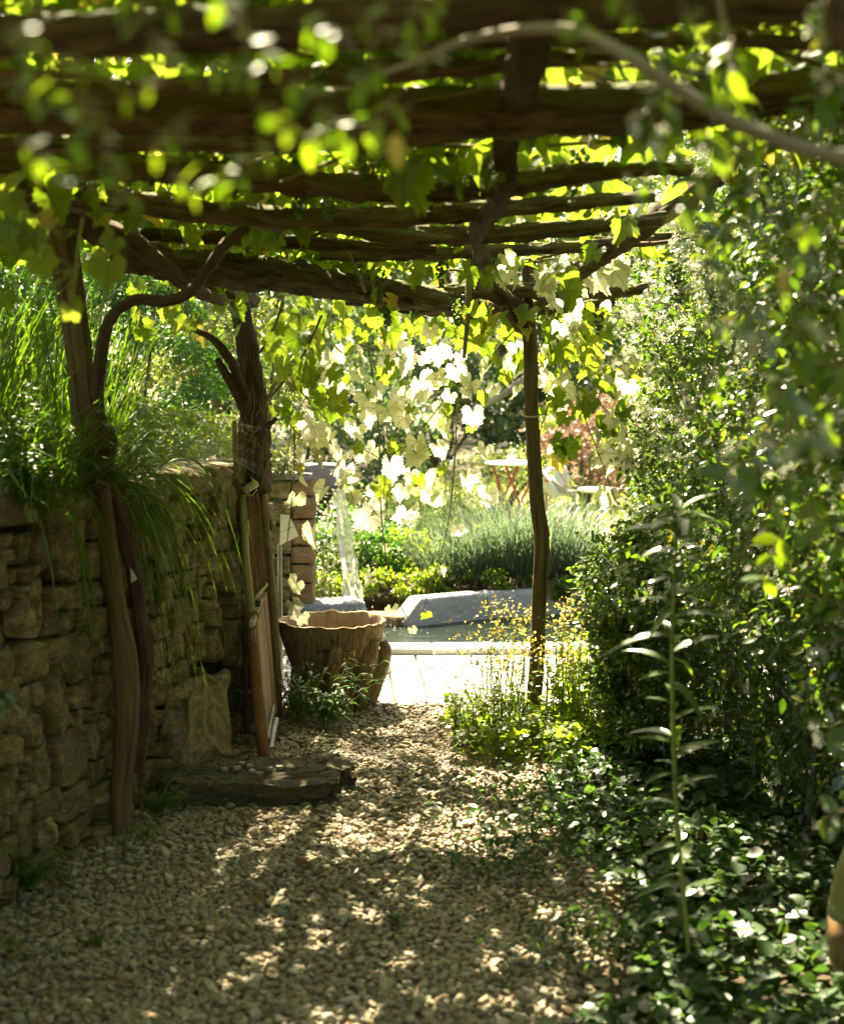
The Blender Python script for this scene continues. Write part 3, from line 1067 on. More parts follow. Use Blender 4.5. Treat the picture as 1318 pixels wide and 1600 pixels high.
    for (_, V, T) in made[275:]:
        Vr.append(V); Tr.append(T + b); b += len(V)
    if Vr: put('small_stones', (np.concatenate(Vr), np.concatenate(Tr)), 'wall', w, smooth=False, kind='stuff')
    # cap stones
    s = 1.7
    while s < TOT - 0.05:
        ln = random.uniform(0.20, 0.50)
        ln = min(ln, TOT - s)
        c = at(s + ln / 2, WALLH - 0.06, -0.17)
        q = at(s + ln, 0, 0) - at(s, 0, 0)
        th = random.uniform(0.09, 0.15)
        c.z = WALLH - th / 2 + random.uniform(-0.012, 0.008)
        put('stone', rock(c, (ln - 0.006, 0.42 + random.uniform(-.03, .03), th), math.atan2(q.y, q.x), 4, 0.05, 0.6, fine=0.012), 'wall', w)
        s += ln
    # the rough slab standing at the foot of the wall by the step
    put('stone', rock((-0.93, 5.86, 0.16), (0.40, 0.12, 0.42), math.atan2(0.45, 0.13), 9, 0.05, 0.15, seed=3.0, fine=0.022), 'wall', w, smooth=False)
    return w


wall_o = wall()

# terrace the wall holds up
V = [(WALLP[0][0] - 0.3, 1.0)] + [(p[0] - 0.40, p[1]) for p in WALLP[1:]] + [(-5, 7.6), (-5, 1.0)]
sheet('terrace_ground', V, WALLH - 0.10, 'soil', skirt=1.3)

# ---------------------------------------------------------------- step slab
st = thing('step_stone', G(405, 1250), 'dark mossy flat stone step lying on the gravel at the foot of the wall', 'stone')
put('slab', rock(G(393, 1236) + Vector((0, 0.02, 0.036)), (0.63, 0.40, 0.09), 0.05, 22, 0.05, 0.22, seed=4.2, fine=0.017), 'slab_moss', st, smooth=False)
put('slab', rock(G(512, 1222) + Vector((0, 0.04, 0.03)), (0.17, 0.24, 0.09), 0.3, 9, 0.08, 0.35, seed=9.0, fine=0.02), 'slab_moss', st, smooth=False)
for (px, py), w_ in zip(((350, 1209), (370, 1207), (377, 1200), (390, 1204), (393, 1212), (404, 1216), (420, 1208), (437, 1206)), ('leftmost', 'second from the left', 'third from the left', 'fourth from the left', 'fifth from the left', 'sixth from the left', 'second from the right', 'rightmost')):
    p = G(px, py - 4, 0.085)
    pb = put('pebble', rock((p.x, p.y, 0.092), (0.030, 0.024, 0.016), random.uniform(0, 3), 3, 0.04, 1.0), 'gravel')
    props(pb, 'loose pebble on the mossy step stone, %s' % w_, 'pebble', 'pebbles on the step stone')

# ---------------------------------------------------------------- paving beside the pond
pv = thing('paving', (0, 7.8, 0), None, None)
pv['kind'] = 'structure'
sl = -0.07 / 1.08


def slab(x0, x1, y0, y1, z, th=0.05, nm='slab', mat='paving', par=None, g=0.006):
    mb = MB()
    V = []
    for zz in (z - th, z - 0.006, z):
        ins = 0.004 if zz == z else 0
        for (x, y) in ((x0 + g + ins, y0 + g + ins), (x1 - g - ins, y0 + g + ins), (x1 - g - ins, y1 - g - ins), (x0 + g + ins, y1 - g - ins)):
            V.append((x + (y - 7.1) * sl, y + 0.02 * x, zz))
    F = [(8, 9, 10, 11)]
    for j in (0, 4):
        F += [(j + i, j + (i + 1) % 4, j + 4 + (i + 1) % 4, j + 4 + i) for i in range(4)]
    mb.add(V, F).build(nm, M[mat], par, smooth=False)


xs = [-1.75, -1.15, -0.62, -0.128, 0.045, 0.52, 1.0, 1.55, 2.1]
for x0, x1 in zip(xs, xs[1:]):
    ym = 7.9 + random.uniform(-.1, .1)
    if x0 < -0.5 or x0 > 0.4:
        slab(x0, x1, 7.1, ym, 0.0, par=pv); slab(x0, x1, ym, 8.42, 0.0, par=pv)
    else: slab(x0, x1, 7.1, 8.42, 0.0, par=pv)
kx = -1.75
for i in range(4):
    slab(kx, kx + 0.95, 8.43, 8.66, 0.034, 0.08, 'kerb_stone', 'paving', pv, 0.002); kx += 0.955

# ---------------------------------------------------------------- pond
sheet('pond_water', [(-2.2, 8.6), (4.5, 8.5), (4.5, 10.6), (-2.2, 10.6)], -0.02, 'water')


def coping(a, b, h, depth=0.34, z0=-0.05, taper_l=0.0, parent=None, n=10, bulge=0.0):
    """rounded kerb stone along a->b, facing the camera"""
    a, b = Vector((a.x, a.y)), Vector((b.x, b.y))
    t = (b - a).normalized(); nb = Vector((-t.y, t.x))
    prof = [(0, 0), (0.008, h * 0.5), (0.014, h * 0.88), (0.028, h * 0.975), (0.05, h), (depth - 0.03, h * 0.97), (depth, h * 0.9), (depth, 0)]
    V, F = [], []
    for i in range(n + 1):
        u = i / n
        p = a.lerp(b, u) - nb * (bulge * math.sin(u * math.pi))
        k = 1.0
        if taper_l and u < taper_l: k = 0.35 + 0.65 * (u / taper_l)
        if u in (0.0, 1.0): k *= 0.97
        for (d, z) in prof:
            V.append((p.x + nb.x * d, p.y + nb.y * d, z0 + z * k + 0.003 * nz((p.x * 4, p.y, z * 9))))
    m = len(prof)
    for i in range(n):
        for j in range(m - 1):
            q = i * m + j
            F.append((q, q + m, q + m + 1, q + 1))
    F.append(tuple(range(m))); F.append(tuple(n * m + j for j in range(m - 1, -1, -1)))
    return MB().add(V, F).build('coping_stone', M['coping'], parent)


pe = thing('pond_edge', (0.5, 9.8, 0), 'pale grey rounded stone coping along the far side of the pond', 'pond edge')
zw = -0.02
cps = [G(636, 980, zw), G(761, 967, zw), G(900, 958, zw), G(1040, 950, zw), G(1200, 944, zw), G(1350, 940, zw)]
for i, (a, b) in enumerate(zip(cps, cps[1:])):
    e = b + (a - b).normalized() * 0.008
    coping(a, e, 0.215, depth=0.2, taper_l=0.2 if i == 0 else 0, parent=pe, n=20)
a, b = G(470, 985, zw), G(572, 980, zw)
coping(a, b, 0.20, parent=pe)
put('sill_stone', rock((G(605, 978, zw) + Vector((0, 0.12, 0.015))), (0.30, 0.26, 0.10), 0, 5, 0.05, 0.5, fine=0.01), 'block', pe)

# ---------------------------------------------------------------- fountain pillar with spout slab
fp = thing('fountain_pillar', P(470, 955, 9.45), 'reddish brown stone block pillar with a grey spout slab pouring water', 'fountain')
YF = 9.45


def blockpx(x0, x1, y0, y1, Y=YF, dep=0.26, mat='block', n=5, name='block', rough=0.025, rnd_=0.35):
    a, b = P(x0, y1, Y), P(x1, y0, Y)
    c = (a + b) / 2
    return put(name, rock((c.x, Y + dep / 2, c.z), (b.x - a.x, dep, b.z - a.z), random.uniform(-.03, .03), n, rough, rnd_, fine=0.008), mat, fp)


for (x0, x1, ys_) in ((455, 489, (1000, 956, 912, 882, 853, 812, 775, 751)), (418, 454, (1000, 940, 900, 868, 820, 780, 751)), (385, 417, (1000, 950, 890, 860, 800, 751))):
    for ya, yb in zip(ys_, ys_[1:]): blockpx(x0, x1 + random.uniform(-1, 1.5), yb + 1, ya - 1, mat='block' if x0 > 450 else 'wall')
blockpx(395, 484, 741, 751, dep=0.34, mat='granite', name='cap_stone', rough=0.02, rnd_=0.2)
blockpx(472, 533, 727, 764, Y=9.62, dep=0.34, mat='granite', name='spout_slab', rough=0.02, rnd_=0.2)

# falling water: a curling sheet and thin strands
wf = thing('waterfall', P(560, 975, 9.5), 'clear sheet of water falling from the grey spout slab into the pond', 'waterfall')
ctr = [(528, 764, 9), (533, 790, 11), (538, 830, 12), (544, 870, 13), (549, 910, 14.5), (553, 945, 15.5), (556, 980, 16.5)]
V, F, Gc = [], [], []
nc = 13
rows = 60
for i in range(rows + 1):
    u = i / rows * (len(ctr) - 1)
    j = min(int(u), len(ctr) - 2); f = u - j
    cx, cyy, hw = [ctr[j][q] * (1 - f) + ctr[j + 1][q] * f for q in range(3)]
    for side in (0, 1):
        for k in range(nc):
            s_ = k / (nc - 1) * 2 - 1
            px = cx + s_ * (hw + 2.5 * nz((7, i * 0.12, 9))) + 3.0 * nz((s_ * 2, i * 0.13, 4))
            Yd = 9.58 + side * 0.006 - 0.03 * s_ * s_ + 0.02 * nz((s_ * 2.5, i * 0.09, 0.5)) + 0.012 * math.sin(s_ * 7 + i * 0.05)
            p = P(px, cyy + 2 * nz((s_ * 5, i * .3, 0)), Yd)
            V.append(p); Gc.append((s_ * 0.08 + 5 * side, i / rows * 1.0, 0))
for i in range(rows):
    for side in (0, 1):
        for k in range(nc - 1):
            a = i * 2 * nc + side * nc + k
            q = (a, a + 1, a + 1 + 2 * nc, a + 2 * nc)
            F.append(q if side == 0 else q[::-1])
    for k in (0, nc - 1):
        a = i * 2 * nc + k
        F.append((a, a + nc, a + 3 * nc, a + 2 * nc))
MB().add(V, F, Gc).build('water_sheet', M['fall'], wf)
mb = MB()
for (px0, px1, y0, y1) in ((511, 514, 800, 975), (519, 517, 810, 975), (506, 509, 830, 960), (522, 523, 860, 975), (500, 502, 870, 975), (530, 534, 790, 900), (548, 560, 850, 975), (541, 552, 900, 978)):
    for k in range(9):
        if random.random() < 0.25: continue
        u0, u1 = k / 9, (k + random.uniform(.5, .95)) / 9
        a = P(px0 + (px1 - px0) * u0, y0 + (y1 - y0) * u0, 9.5); b = P(px0 + (px1 - px0) * u1, y0 + (y1 - y0) * u1, 9.5)
        mb.tube([a, (a + b) / 2 + Vector((random.uniform(-.003, .003), 0, 0)), b], [0.0012, 0.0032, 0.0014], 5, 2)
s_ = mb.build('strands', M['drops'], wf, kind='stuff')
mb = MB()
for i in range(260):
    a = random.gauss(0, 1)
    px = 556 + random.gauss(0, 24); py = 978 - abs(random.gauss(0, 13))
    if i < 110: px = 575 + random.gauss(0, 45); py = 990 + random.gauss(0, 12)
    p = P(px, min(py, 1010), random.uniform(9.1, 9.6))
    p.z = max(p.z, -0.01)
    r = random.uniform(0.002, 0.007)
    mb.tube([p + Vector((0, 0, -r)), p, p + Vector((0, 0, r))], [r * .3, r, r * .3], 5, 1)
mb.build('splash_drops', M['drops'], wf, kind='stuff')


# ================================================================ PERGOLA
pg = thing('pergola', (0.5, 6.7, 0), 'low rustic pergola of rough mossy logs on crooked posts over the path', 'pergola')


def beam(pts, rpx, mat='log_old', ridge=0.16, rough=0.38, seg=28, name='crossbeam', parent=None, sub=20):
    """pts: (px,py,Y); rpx: half thickness in photo pixels"""
    W_ = [P(*p) for p in pts]
    if not hasattr(rpx, '__len__'): rpx = [rpx] * len(pts)
    rad = [r * p[2] / FPX for r, p in zip(rpx, pts)]
    return MB().tube(W_, rad, seg, sub, rough, ridge, 6, nf=12).build(name, M[mat], parent or pg)


beam([(-160, 60, 2.35), (300, 46, 2.35), (760, 22, 2.35), (1500, 0, 2.35)], [30, 30, 27, 24], 'log_dark')
beam([(100, 78, 2.75), (520, 68, 2.75), (1050, 62, 2.8), (1500, 78, 2.8)], [9, 11, 11, 9], 'log_old')
beam([(200, 140, 3.0), (420, 124, 3.0), (640, 113, 3.0), (800, 98, 3.0), (990, 82, 3.05)], [12, 13, 16, 14, 9], 'log_old')
beam([(-120, 165, 3.25), (200, 168, 3.25), (560, 176, 3.25), (850, 174, 3.25), (1050, 165, 3.28), (1280, 140, 3.3), (1500, 128, 3.3)], [38, 40, 38, 41, 36, 32, 28], 'log_moss', rough=0.16)
beam([(-120, 228, 3.5), (250, 224, 3.5), (560, 222, 3.5), (760, 205, 3.5)], [13, 14, 13, 10], 'log_old')
beam([(-100, 250, 3.9), (200, 262, 3.9), (420, 280, 3.9), (640, 296, 3.95), (800, 286, 4.0), (930, 268, 4.05), (1080, 262, 4.1)], [19, 20, 20, 20, 18, 14, 10], 'log_moss')
beam([(-80, 285, 4.3), (140, 308, 4.3), (360, 336, 4.35), (560, 342, 4.4), (700, 333, 4.45), (860, 320, 4.5), (1020, 306, 4.55)], [15, 19, 17, 16, 15, 12, 9], 'log_old')
beam([(470, 340, 4.9), (600, 364, 4.95), (720, 368, 5.0), (880, 358, 5.05), (1040, 340, 5.1)], [9, 14, 14, 13, 9], 'log_old')
beam([(180, 366, 5.3), (360, 372, 5.35), (520, 382, 5.4), (680, 392, 5.5)], [9, 10, 10, 8], 'log_dark')
beam([(190, 400, 5.1), (330, 420, 5.4), (470, 436, 5.8), (600, 456, 6.3), (820, 490, 6.95)], [26, 25, 24, 21, 9], 'log_dark', ridge=0.08)
beam([(560, 458, 6.55), (740, 456, 6.62), (850, 454, 6.7), (960, 455, 6.75), (1010, 450, 6.8)], [9, 12, 12, 10, 8], 'log_old')
beam([(540, 468, 7.0), (700, 486, 7.0), (840, 487, 7.0), (960, 470, 7.0)], [8, 10, 8, 7], 'log_dark')
beam([(500, 400, 5.9), (660, 398, 5.9), (900, 385, 5.9), (1060, 372, 5.9)], [6, 9, 9, 7], 'log_old')
# side rails carrying the logs
beam([(-250, 245, 3.6), (40, 330, 4.6), (130, 352, 5.1), (330, 440, 6.5), (395, 470, 7.1)], [26, 22, 20, 14, 11], 'log_dark', name='side_rail')
beam([(1500, 60, 3.2), (1220, 200, 4.2), (1040, 330, 5.4), (835, 478, 6.9)], [24, 20, 16, 9], 'log_dark', name='side_rail')


def post(pts, rpx, mat='post_wood', **kw):
    return beam(pts, rpx, mat, name='post', **kw)


# right post, left near pole, left far post
rp = post([(820, 470, 6.75), (828, 540, 6.75), (829, 620, 6.75), (833, 700, 6.75), (838, 780, 6.75), (846, 850, 6.75), (842, 930, 6.75), (839, 1020, 6.72), (835, 1080, 6.72), (828, 1142, 6.72)],
          [12.5, 11, 11, 11, 11.5, 12, 12, 12, 12.5, 13], ridge=0.04, rough=0.08)
MB().tube([P(829, 648, 6.75) + Vector((math.cos(a) * 0.040, math.sin(a) * 0.040, 0.01 * math.sin(a))) for a in np.linspace(0, 6.28, 14)], 0.0045, 6, 2).build('tie', M['twine'], pg, label='loop of pale cord round the post')
MB().tube([P(853, 826, 6.72), P(858, 838, 6.70)], [0.012, 0.004], 7, 2, 0.2).build('knot', M['post_wood'], pg)
post([(92, 350, 5.15), (108, 440, 5.15), (122, 540, 5.12), (132, 640, 5.1), (150, 730, 5.1), (168, 850, 5.08), (182, 950, 5.06), (196, 1040, 5.05), (199, 1130, 5.05), (191, 1230, 5.05), (192, 1318, 5.05)],
     [24, 22, 20, 19, 18, 16, 16, 21, 19, 17, 16], ridge=0.03, rough=0.05)
post([(400, 690, 6.85), (404, 780, 6.85), (412, 860, 6.83), (420, 950, 6.8), (425, 1050, 6.78), (428, 1150, 6.76)], [13, 13, 13, 13, 14, 14], ridge=0.05, rough=0.07)

# ================================================================ GRAPE VINES
v1 = thing('grape_vine', P(214, 1200, 5.2), 'gnarled grape vine with a dark arching arm climbing beside the near left pole', 'grape vine')
v2 = thing('grape_vine', P(425, 1120, 6.85), 'thick shaggy grape vine stump on the far left post by the trough', 'grape vine')
v3 = thing('grape_vine', P(826, 500, 6.75), 'sunlit grape vine with pale leafy shoots hanging from the end of the pergola', 'grape vine')
v4 = thing('grape_vine', P(815, 60, 2.5), 'gnarled vine trunk winding toward the camera along the pergola logs', 'grape vine')
beam([(214, 1205, 5.25), (222, 1100, 5.22), (228, 1020, 5.2), (216, 940, 5.2), (205, 870, 5.18), (185, 800, 5.16), (163, 720, 5.14), (152, 640, 5.1), (156, 570, 5.05), (170, 505, 5.0), (205, 470, 4.95), (255, 470, 4.95), (295, 458, 4.9),
      (325, 420, 4.8), (350, 385, 4.7), (385, 355, 4.6)], [11, 12, 13, 12, 12, 15, 14, 13, 10, 8.5, 8, 9, 9, 8.5, 9, 8], 'vine_bark', rough=0.22, ridge=0.12, name='trunk', parent=v1, seg=14)
beam([(150, 770, 5.08), (156, 720, 5.05), (166, 690, 5.0), (172, 665, 4.98)], [15, 17, 14, 6], 'vine_bark', rough=0.25, ridge=0.15, name='stump', parent=v1)
beam([(95, 330, 4.6), (150, 350, 4.7), (205, 375, 4.9), (235, 400, 5.0), (300, 450, 5.4), (345, 470, 6.3)], [10, 13, 16, 14, 11, 8], 'vine_bark', rough=0.25, ridge=0.1, name='arm', parent=v1)
beam([(410, 770, 6.80), (400, 730, 6.78), (398, 690, 6.78), (396, 650, 6.78), (394, 600, 6.8), (388, 550, 6.82), (380, 500, 6.85), (372, 462, 6.9)],
     [17, 24, 25, 22, 18, 16, 14, 15], 'vine_bark', rough=0.22, ridge=0.20, name='trunk', parent=v2, seg=22)
beam([(388, 650, 6.75), (376, 600, 6.72), (358, 560, 6.7), (330, 528, 6.65), (290, 510, 6.6)], [13, 9, 7, 5.5, 4], 'vine_bark', rough=0.2, ridge=0.1, name='arm', parent=v2)
beam([(384, 645, 6.72), (366, 608, 6.7), (350, 580, 6.7), (339, 560, 6.7)], [8, 7, 6, 4], 'vine_bark', rough=0.2, ridge=0.1, name='arm', parent=v2)
beam([(405, 690, 6.72), (415, 670, 6.7), (432, 653, 6.68)], [9, 5, 3.5], 'vine_bark', rough=0.2, name='stub', parent=v2, seg=8)
for pts_ in ([(403, 640, 6.75), (430, 612, 6.7), (470, 560, 6.65), (503, 492, 6.6)], [(398, 560, 6.8), (420, 530, 6.8), (440, 480, 6.8)], [(405, 648, 6.75), (430, 600, 6.6)], [(372, 470, 6.9), (340, 465, 6.5), (290, 440, 6.2)]):
    beam(pts_, 2.0, 'cane_brown', name='cane', parent=v2, seg=7, ridge=0, rough=0.1)
# strips of shaggy bark
mb = MB()
for i in range(46):
    x = 398 + random.uniform(-22, 26); y = random.uniform(600, 745)
    l = random.uniform(18, 50)
    Y = 6.70 + random.uniform(-0.02, 0.0) + abs(x - 400) * 0.0012
    mb.tube([P(x, y, Y), P(x + random.uniform(-5, 2), y + l * .5, Y - 0.01), P(x - random.uniform(0, 16), y + l, Y - random.uniform(0, 0.03))], [0.002, 0.0035, 0.001], 4, 3, 0.2)
mb.build('bark_strips', M['reed'], v2, kind='stuff')
# the trunk that winds over the logs, far post head to the front
beam([(826, 520, 6.7), (815, 485, 6.68), (790, 470, 6.6), (760, 440, 6.35), (750, 390, 5.5), (747, 355, 4.75), (772, 325, 4.3), (788, 285, 3.85), (786, 235, 3.7), (800, 180, 3.42), (815, 125, 2.95), (826, 70, 2.65), (838, 0, 2.45), (850, -90, 2.2)],
     [8, 15, 15, 15, 13, 14, 17, 16, 18, 22, 28, 30, 31, 30], 'vine_bark', rough=0.30, ridge=0.16, name='trunk', parent=v4, seg=20)
beam([(792, 478, 6.6), (812, 505, 6.65), (826, 520, 6.68)], [9, 13, 6], 'vine_bark', rough=0.4, ridge=0.2, name='stub', parent=v3)
beam([(728, 392, 6.5), (733, 430, 6.5), (730, 480, 6.5), (728, 520, 6.5), (724, 560, 6.5)], [3.5, 5, 4.5, 3.5, 2.5], 'grey_branch', rough=0.3, name='dead_twig', parent=v3, seg=8)
beam([(820, 400, 6.7), (822, 440, 6.7), (826, 480, 6.7)], [6, 6, 7], 'vine_bark', rough=0.3, name='arm', parent=v3, seg=10)
for pts_ in ([(505, 368, 5.5), (545, 400, 5.6), (570, 455, 5.9)], [(640, 300, 4.9), (560, 340, 5.0), (480, 372, 5.3)], [(430, 240, 3.7), (350, 275, 4.0)], [(560, 235, 3.6), (440, 285, 3.8)], [(0, 135, 2.3), (160, 90, 2.5), (350, 75, 2.6)], [(280, 105, 2.5), (180, 85, 2.4), (140, 60, 2.4)]):
    beam(pts_, 3.2, 'cane_brown', name='cane', parent=v4, seg=7, ridge=0, rough=0.15)

# --- hanging shoots with their leaves (leaf centres read from the photograph, each at its own depth)
SHOOTS = [
    (v3, [(573, 535), (584, 600), (592, 680), (594, 780), (603, 870), (625, 945), (642, 972)], 6.75),
    (v3, [(728, 528), (712, 590), (690, 630), (640, 690), (590, 722), (553, 750)], 6.6),
    (v3, [(470, 612), (510, 655), (548, 690), (590, 715), (622, 745)], 6.85),
    (v3, [(459, 668), (460, 720), (455, 790), (447, 860), (443, 900)], 6.5),
    (v3, [(722, 545), (714, 640), (711, 700), (704, 790), (690, 860), (668, 925), (662, 958)], 6.8),
    (v3, [(880, 560), (895, 590), (912, 650), (935, 710), (962, 785)], 6.45),
    (v3, [(852, 500), (880, 560), (850, 650), (840, 700), (848, 745)], 6.9),
    (v3, [(820, 500), (790, 530), (770, 560), (800, 620)], 6.9),
    (v3, [(895, 600), (930, 625), (970, 665)], 6.3),
]
PALE = """614,534,24 635,569,24 564,556,17 558,588,16 512,591,22 684,550,24 657,605,29 575,624,22 509,635,24 575,651,20 608,646,22 632,657,20 651,651,17
695,668,17 733,602,20 714,583,20 739,651,20 493,690,22 452,692,22 466,714,17 602,684,18 583,706,17 537,739,22 610,733,24 651,714,23 687,700,16 501,769,20
460,782,19 553,780,14 627,769,16 673,782,21 572,812,26 632,807,22 731,750,19 487,837,23 717,829,14 460,915,18 462,948,18 603,857,7 575,908,13 470,965,16 610,955,15
690,893,9 807,542,17 892,509,26 906,479,18 939,485,18 756,580,22 731,612,14 848,558,20 878,613,24 862,660,12 884,700,19 933,687,20 950,722,24 979,722,20
947,777,20 968,678,18 848,591,17 859,534,20 791,569,17 802,580,18 805,613,16 860,742,10 770,610,13 636,640,18 560,640,17 590,610,15 640,745,15 590,790,14 648,800,15
541,610,16 620,620,16 672,520,15 700,620,13 645,985,8 663,560,14 690,590,14 720,560,14 475,750,14 520,700,14 515,680,13 820,360,22 800,350,18 850,370,20 905,330,20 880,400,17 930,345,18
985,700,16 955,660,14 920,720,14 905,520,17 925,560,15 870,480,15 870,520,13""".split()
GREEN = """605,569,14 556,646,12 698,646,17 468,733,9 616,698,15 654,750,12 597,763,20 761,539,21 857,646,19 886,550,22 922,569,16 919,635,20 665,962,11 540,660,10 600,640,11
640,640,9 575,615,10 627,600,9 560,700,12 690,735,10 735,670,9 870,445,22 855,420,20 940,600,17 900,640,14 790,590,14 776,565,13 845,560,9 850,720,10 700,600,12""".split()
shoot_objs = []
for (vv, pl, Y) in SHOOTS:
    W_ = [P(x, y, Y + 0.03 * math.sin(i * 1.7)) for i, (x, y) in enumerate(pl)]
    rr = np.linspace(0.0042, 0.0022, len(W_))
    so = MB().tube(W_, list(rr), 6, 5, 0.12).build('shoot', M['cane'], vv)
    dense = []
    for i in range(len(W_) - 1):
        for j in range(6):
            dense.append((W_[i].lerp(W_[i + 1], j / 6), pl[i][0] + (pl[i + 1][0] - pl[i][0]) * j / 6, pl[i][1] + (pl[i + 1][1] - pl[i][1]) * j / 6))
    shoot_objs.append((so, dense, Y, vv))


def hung_leaf(px, py, r, mat, hang=1.0):
    best = min(((abs(px - q[1]) + 1.0 * abs(py - 8 - q[2]), q, so) for so in shoot_objs for q in so[1]), key=lambda x: x[0])
    so = best[2]
    far = best[0] > 95
    Y = so[2] + random.uniform(-0.16, 0.16)
    rad = r * 1.10 * Y / FPX
    a0 = random.uniform(-0.9, 0.9)
    tip = Vector((math.sin(a0), random.uniform(-0.35, 0.55), -math.cos(a0) * hang)).normalized()
    nrm_ = Vector((random.uniform(-.5, .5), random.uniform(-1.0, -0.35), random.uniform(0.1, 1.0)))
    c = P(px, py, Y)
    base = c - tip * rad * 0.25
    parent = so[0] if not far else so[3]
    leaves(parent, 'grape', mat, [base], [tip], [nrm_], [rad], single=1)
    if not far:
        q = best[1][0]
        m = (q + base) / 2 + Vector((0, -0.01, 0.015))
        MB().tube([q, m, base], [0.0016, 0.0013, 0.0012], 4, 3).build('petiole', M['cane'], so[0])


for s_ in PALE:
    x, y, r = map(float, s_.split(',')); hung_leaf(x, y, r, 'grape_sunpaint')
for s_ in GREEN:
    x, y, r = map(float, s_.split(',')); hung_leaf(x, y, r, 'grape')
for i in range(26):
    hung_leaf(random.uniform(445, 800), random.uniform(540, 850) if i % 3 else random.uniform(540, 720), random.uniform(12, 24), 'grape_sunpaint' if random.random() < .78 else 'grape')
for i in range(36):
    hung_leaf(random.uniform(848, 995), random.uniform(480, 728), random.uniform(13, 23), 'grape_sunpaint' if i % 3 else 'grape')
# tendrils
for (so, dense, Y, vv) in shoot_objs:
    for k in range(3):
        q, x, y = random.choice(dense)
        s_ = random.choice((-1, 1))
        pts_ = [q]
        for j in range(10):
            pts_.append(q + Vector((s_ * 0.016 * j + 0.012 * math.sin(j * 1.4), 0.01 * math.cos(j), -0.004 * j + 0.01 * math.cos(j * 1.4))))
        MB().tube(pts_, [0.0011] * 6 + [0.0008] * 5, 4, 2).build('tendril', M['cane'], so)


def scatter_leaves(parent, n, xr, yr, Yr, rr, mat='grape', single=True, name='leaf'):
    Pp, A, N, sc = [], [], [], []
    for i in range(n):
        Y = random.uniform(*Yr)
        Pp.append(P(random.uniform(*xr), random.uniform(*yr), Y))
        a0 = random.uniform(-1.1, 1.1)
        A.append((math.sin(a0), random.uniform(-.5, .5), -math.cos(a0)))
        N.append((random.uniform(-.6, .6), random.uniform(-1, 0), random.uniform(0.1, 1.3)))
        sc.append(random.uniform(*rr))
    leaves(parent, 'grape', mat, Pp, A, N, sc, single=n if single else 0, name=name)


scatter_leaves(v2, 52, (425, 550), (462, 640), (6.5, 7.3), (0.045, 0.08))
scatter_leaves(v2, 14, (390, 470), (640, 690), (6.8, 7.2), (0.035, 0.055))
scatter_leaves(v2, 26, (210, 380), (430, 520), (6.2, 7.0), (0.04, 0.07))
scatter_leaves(v3, 46, (560, 770), (470, 530), (6.4, 7.2), (0.045, 0.075))
scatter_leaves(v3, 44, (760, 960), (470, 560), (6.5, 7.3), (0.045, 0.075))
scatter_leaves(v3, 30, (780, 1000), (300, 470), (5.6, 6.6), (0.04, 0.075), 'grape_sunpaint')
scatter_leaves(v3, 14, (780, 1000), (300, 460), (4.8, 6.6), (0.05, 0.08), 'grape')
scatter_leaves(v3, 26, (840, 1000), (560, 720), (6.6, 7.2), (0.04, 0.06))
scatter_leaves(v4, 14, (480, 780), (225, 290), (3.7, 4.2), (0.05, 0.075))
scatter_leaves(v4, 16, (620, 790), (370, 440), (5.4, 6.4), (0.04, 0.06))
scatter_leaves(v4, 20, (480, 700), (400, 470), (6.0, 6.6), (0.04, 0.06))
scatter_leaves(v1, 12, (0, 90), (260, 370), (3.3, 4.0), (0.05, 0.08))
scatter_leaves(v1, 9, (140, 220), (300, 345), (4.2, 4.6), (0.035, 0.05))
scatter_leaves(v1, 14, (260, 480), (330, 380), (4.6, 5.4), (0.035, 0.055))

# the near spray of leaves at the left, hanging in front of the wall plants
sp = beam([(130, 340, 3.0), (122, 390, 3.0), (118, 440, 3.0), (110, 480, 3.0)], 2.2, 'cane', name='shoot', parent=v1, seg=6, ridge=0, rough=0.1)
for (px, py, r, a0) in ((66, 412, 27, 0.3), (167, 425, 32, -0.2), (171, 382, 22, -0.7), (114, 486, 20, 0.5), (12, 470, 20, 0.2), (-3, 540, 22, -0.9), (75, 345, 18, -1.0), (20, 320, 24, 0.1)):
    Y = 3.0
    rad = r * Y / FPX * 1.15
    tip = Vector((math.sin(a0), 0.1, -math.cos(a0)))
    base = P(px, py, Y) - tip * rad * 0.3
    leaves(sp, 'grape', 'grape', [base], [tip], [Vector((0.15, -0.9, 0.35))], [rad], single=1)
    MB().tube([P(120, 420 if py > 380 else 360, 3.0), (P(120, 420, 3.0) + base) / 2 + Vector((0, -.02, .01)), base], [0.0018, 0.0014, 0.0013], 5, 3).build('petiole', M['cane'], sp)

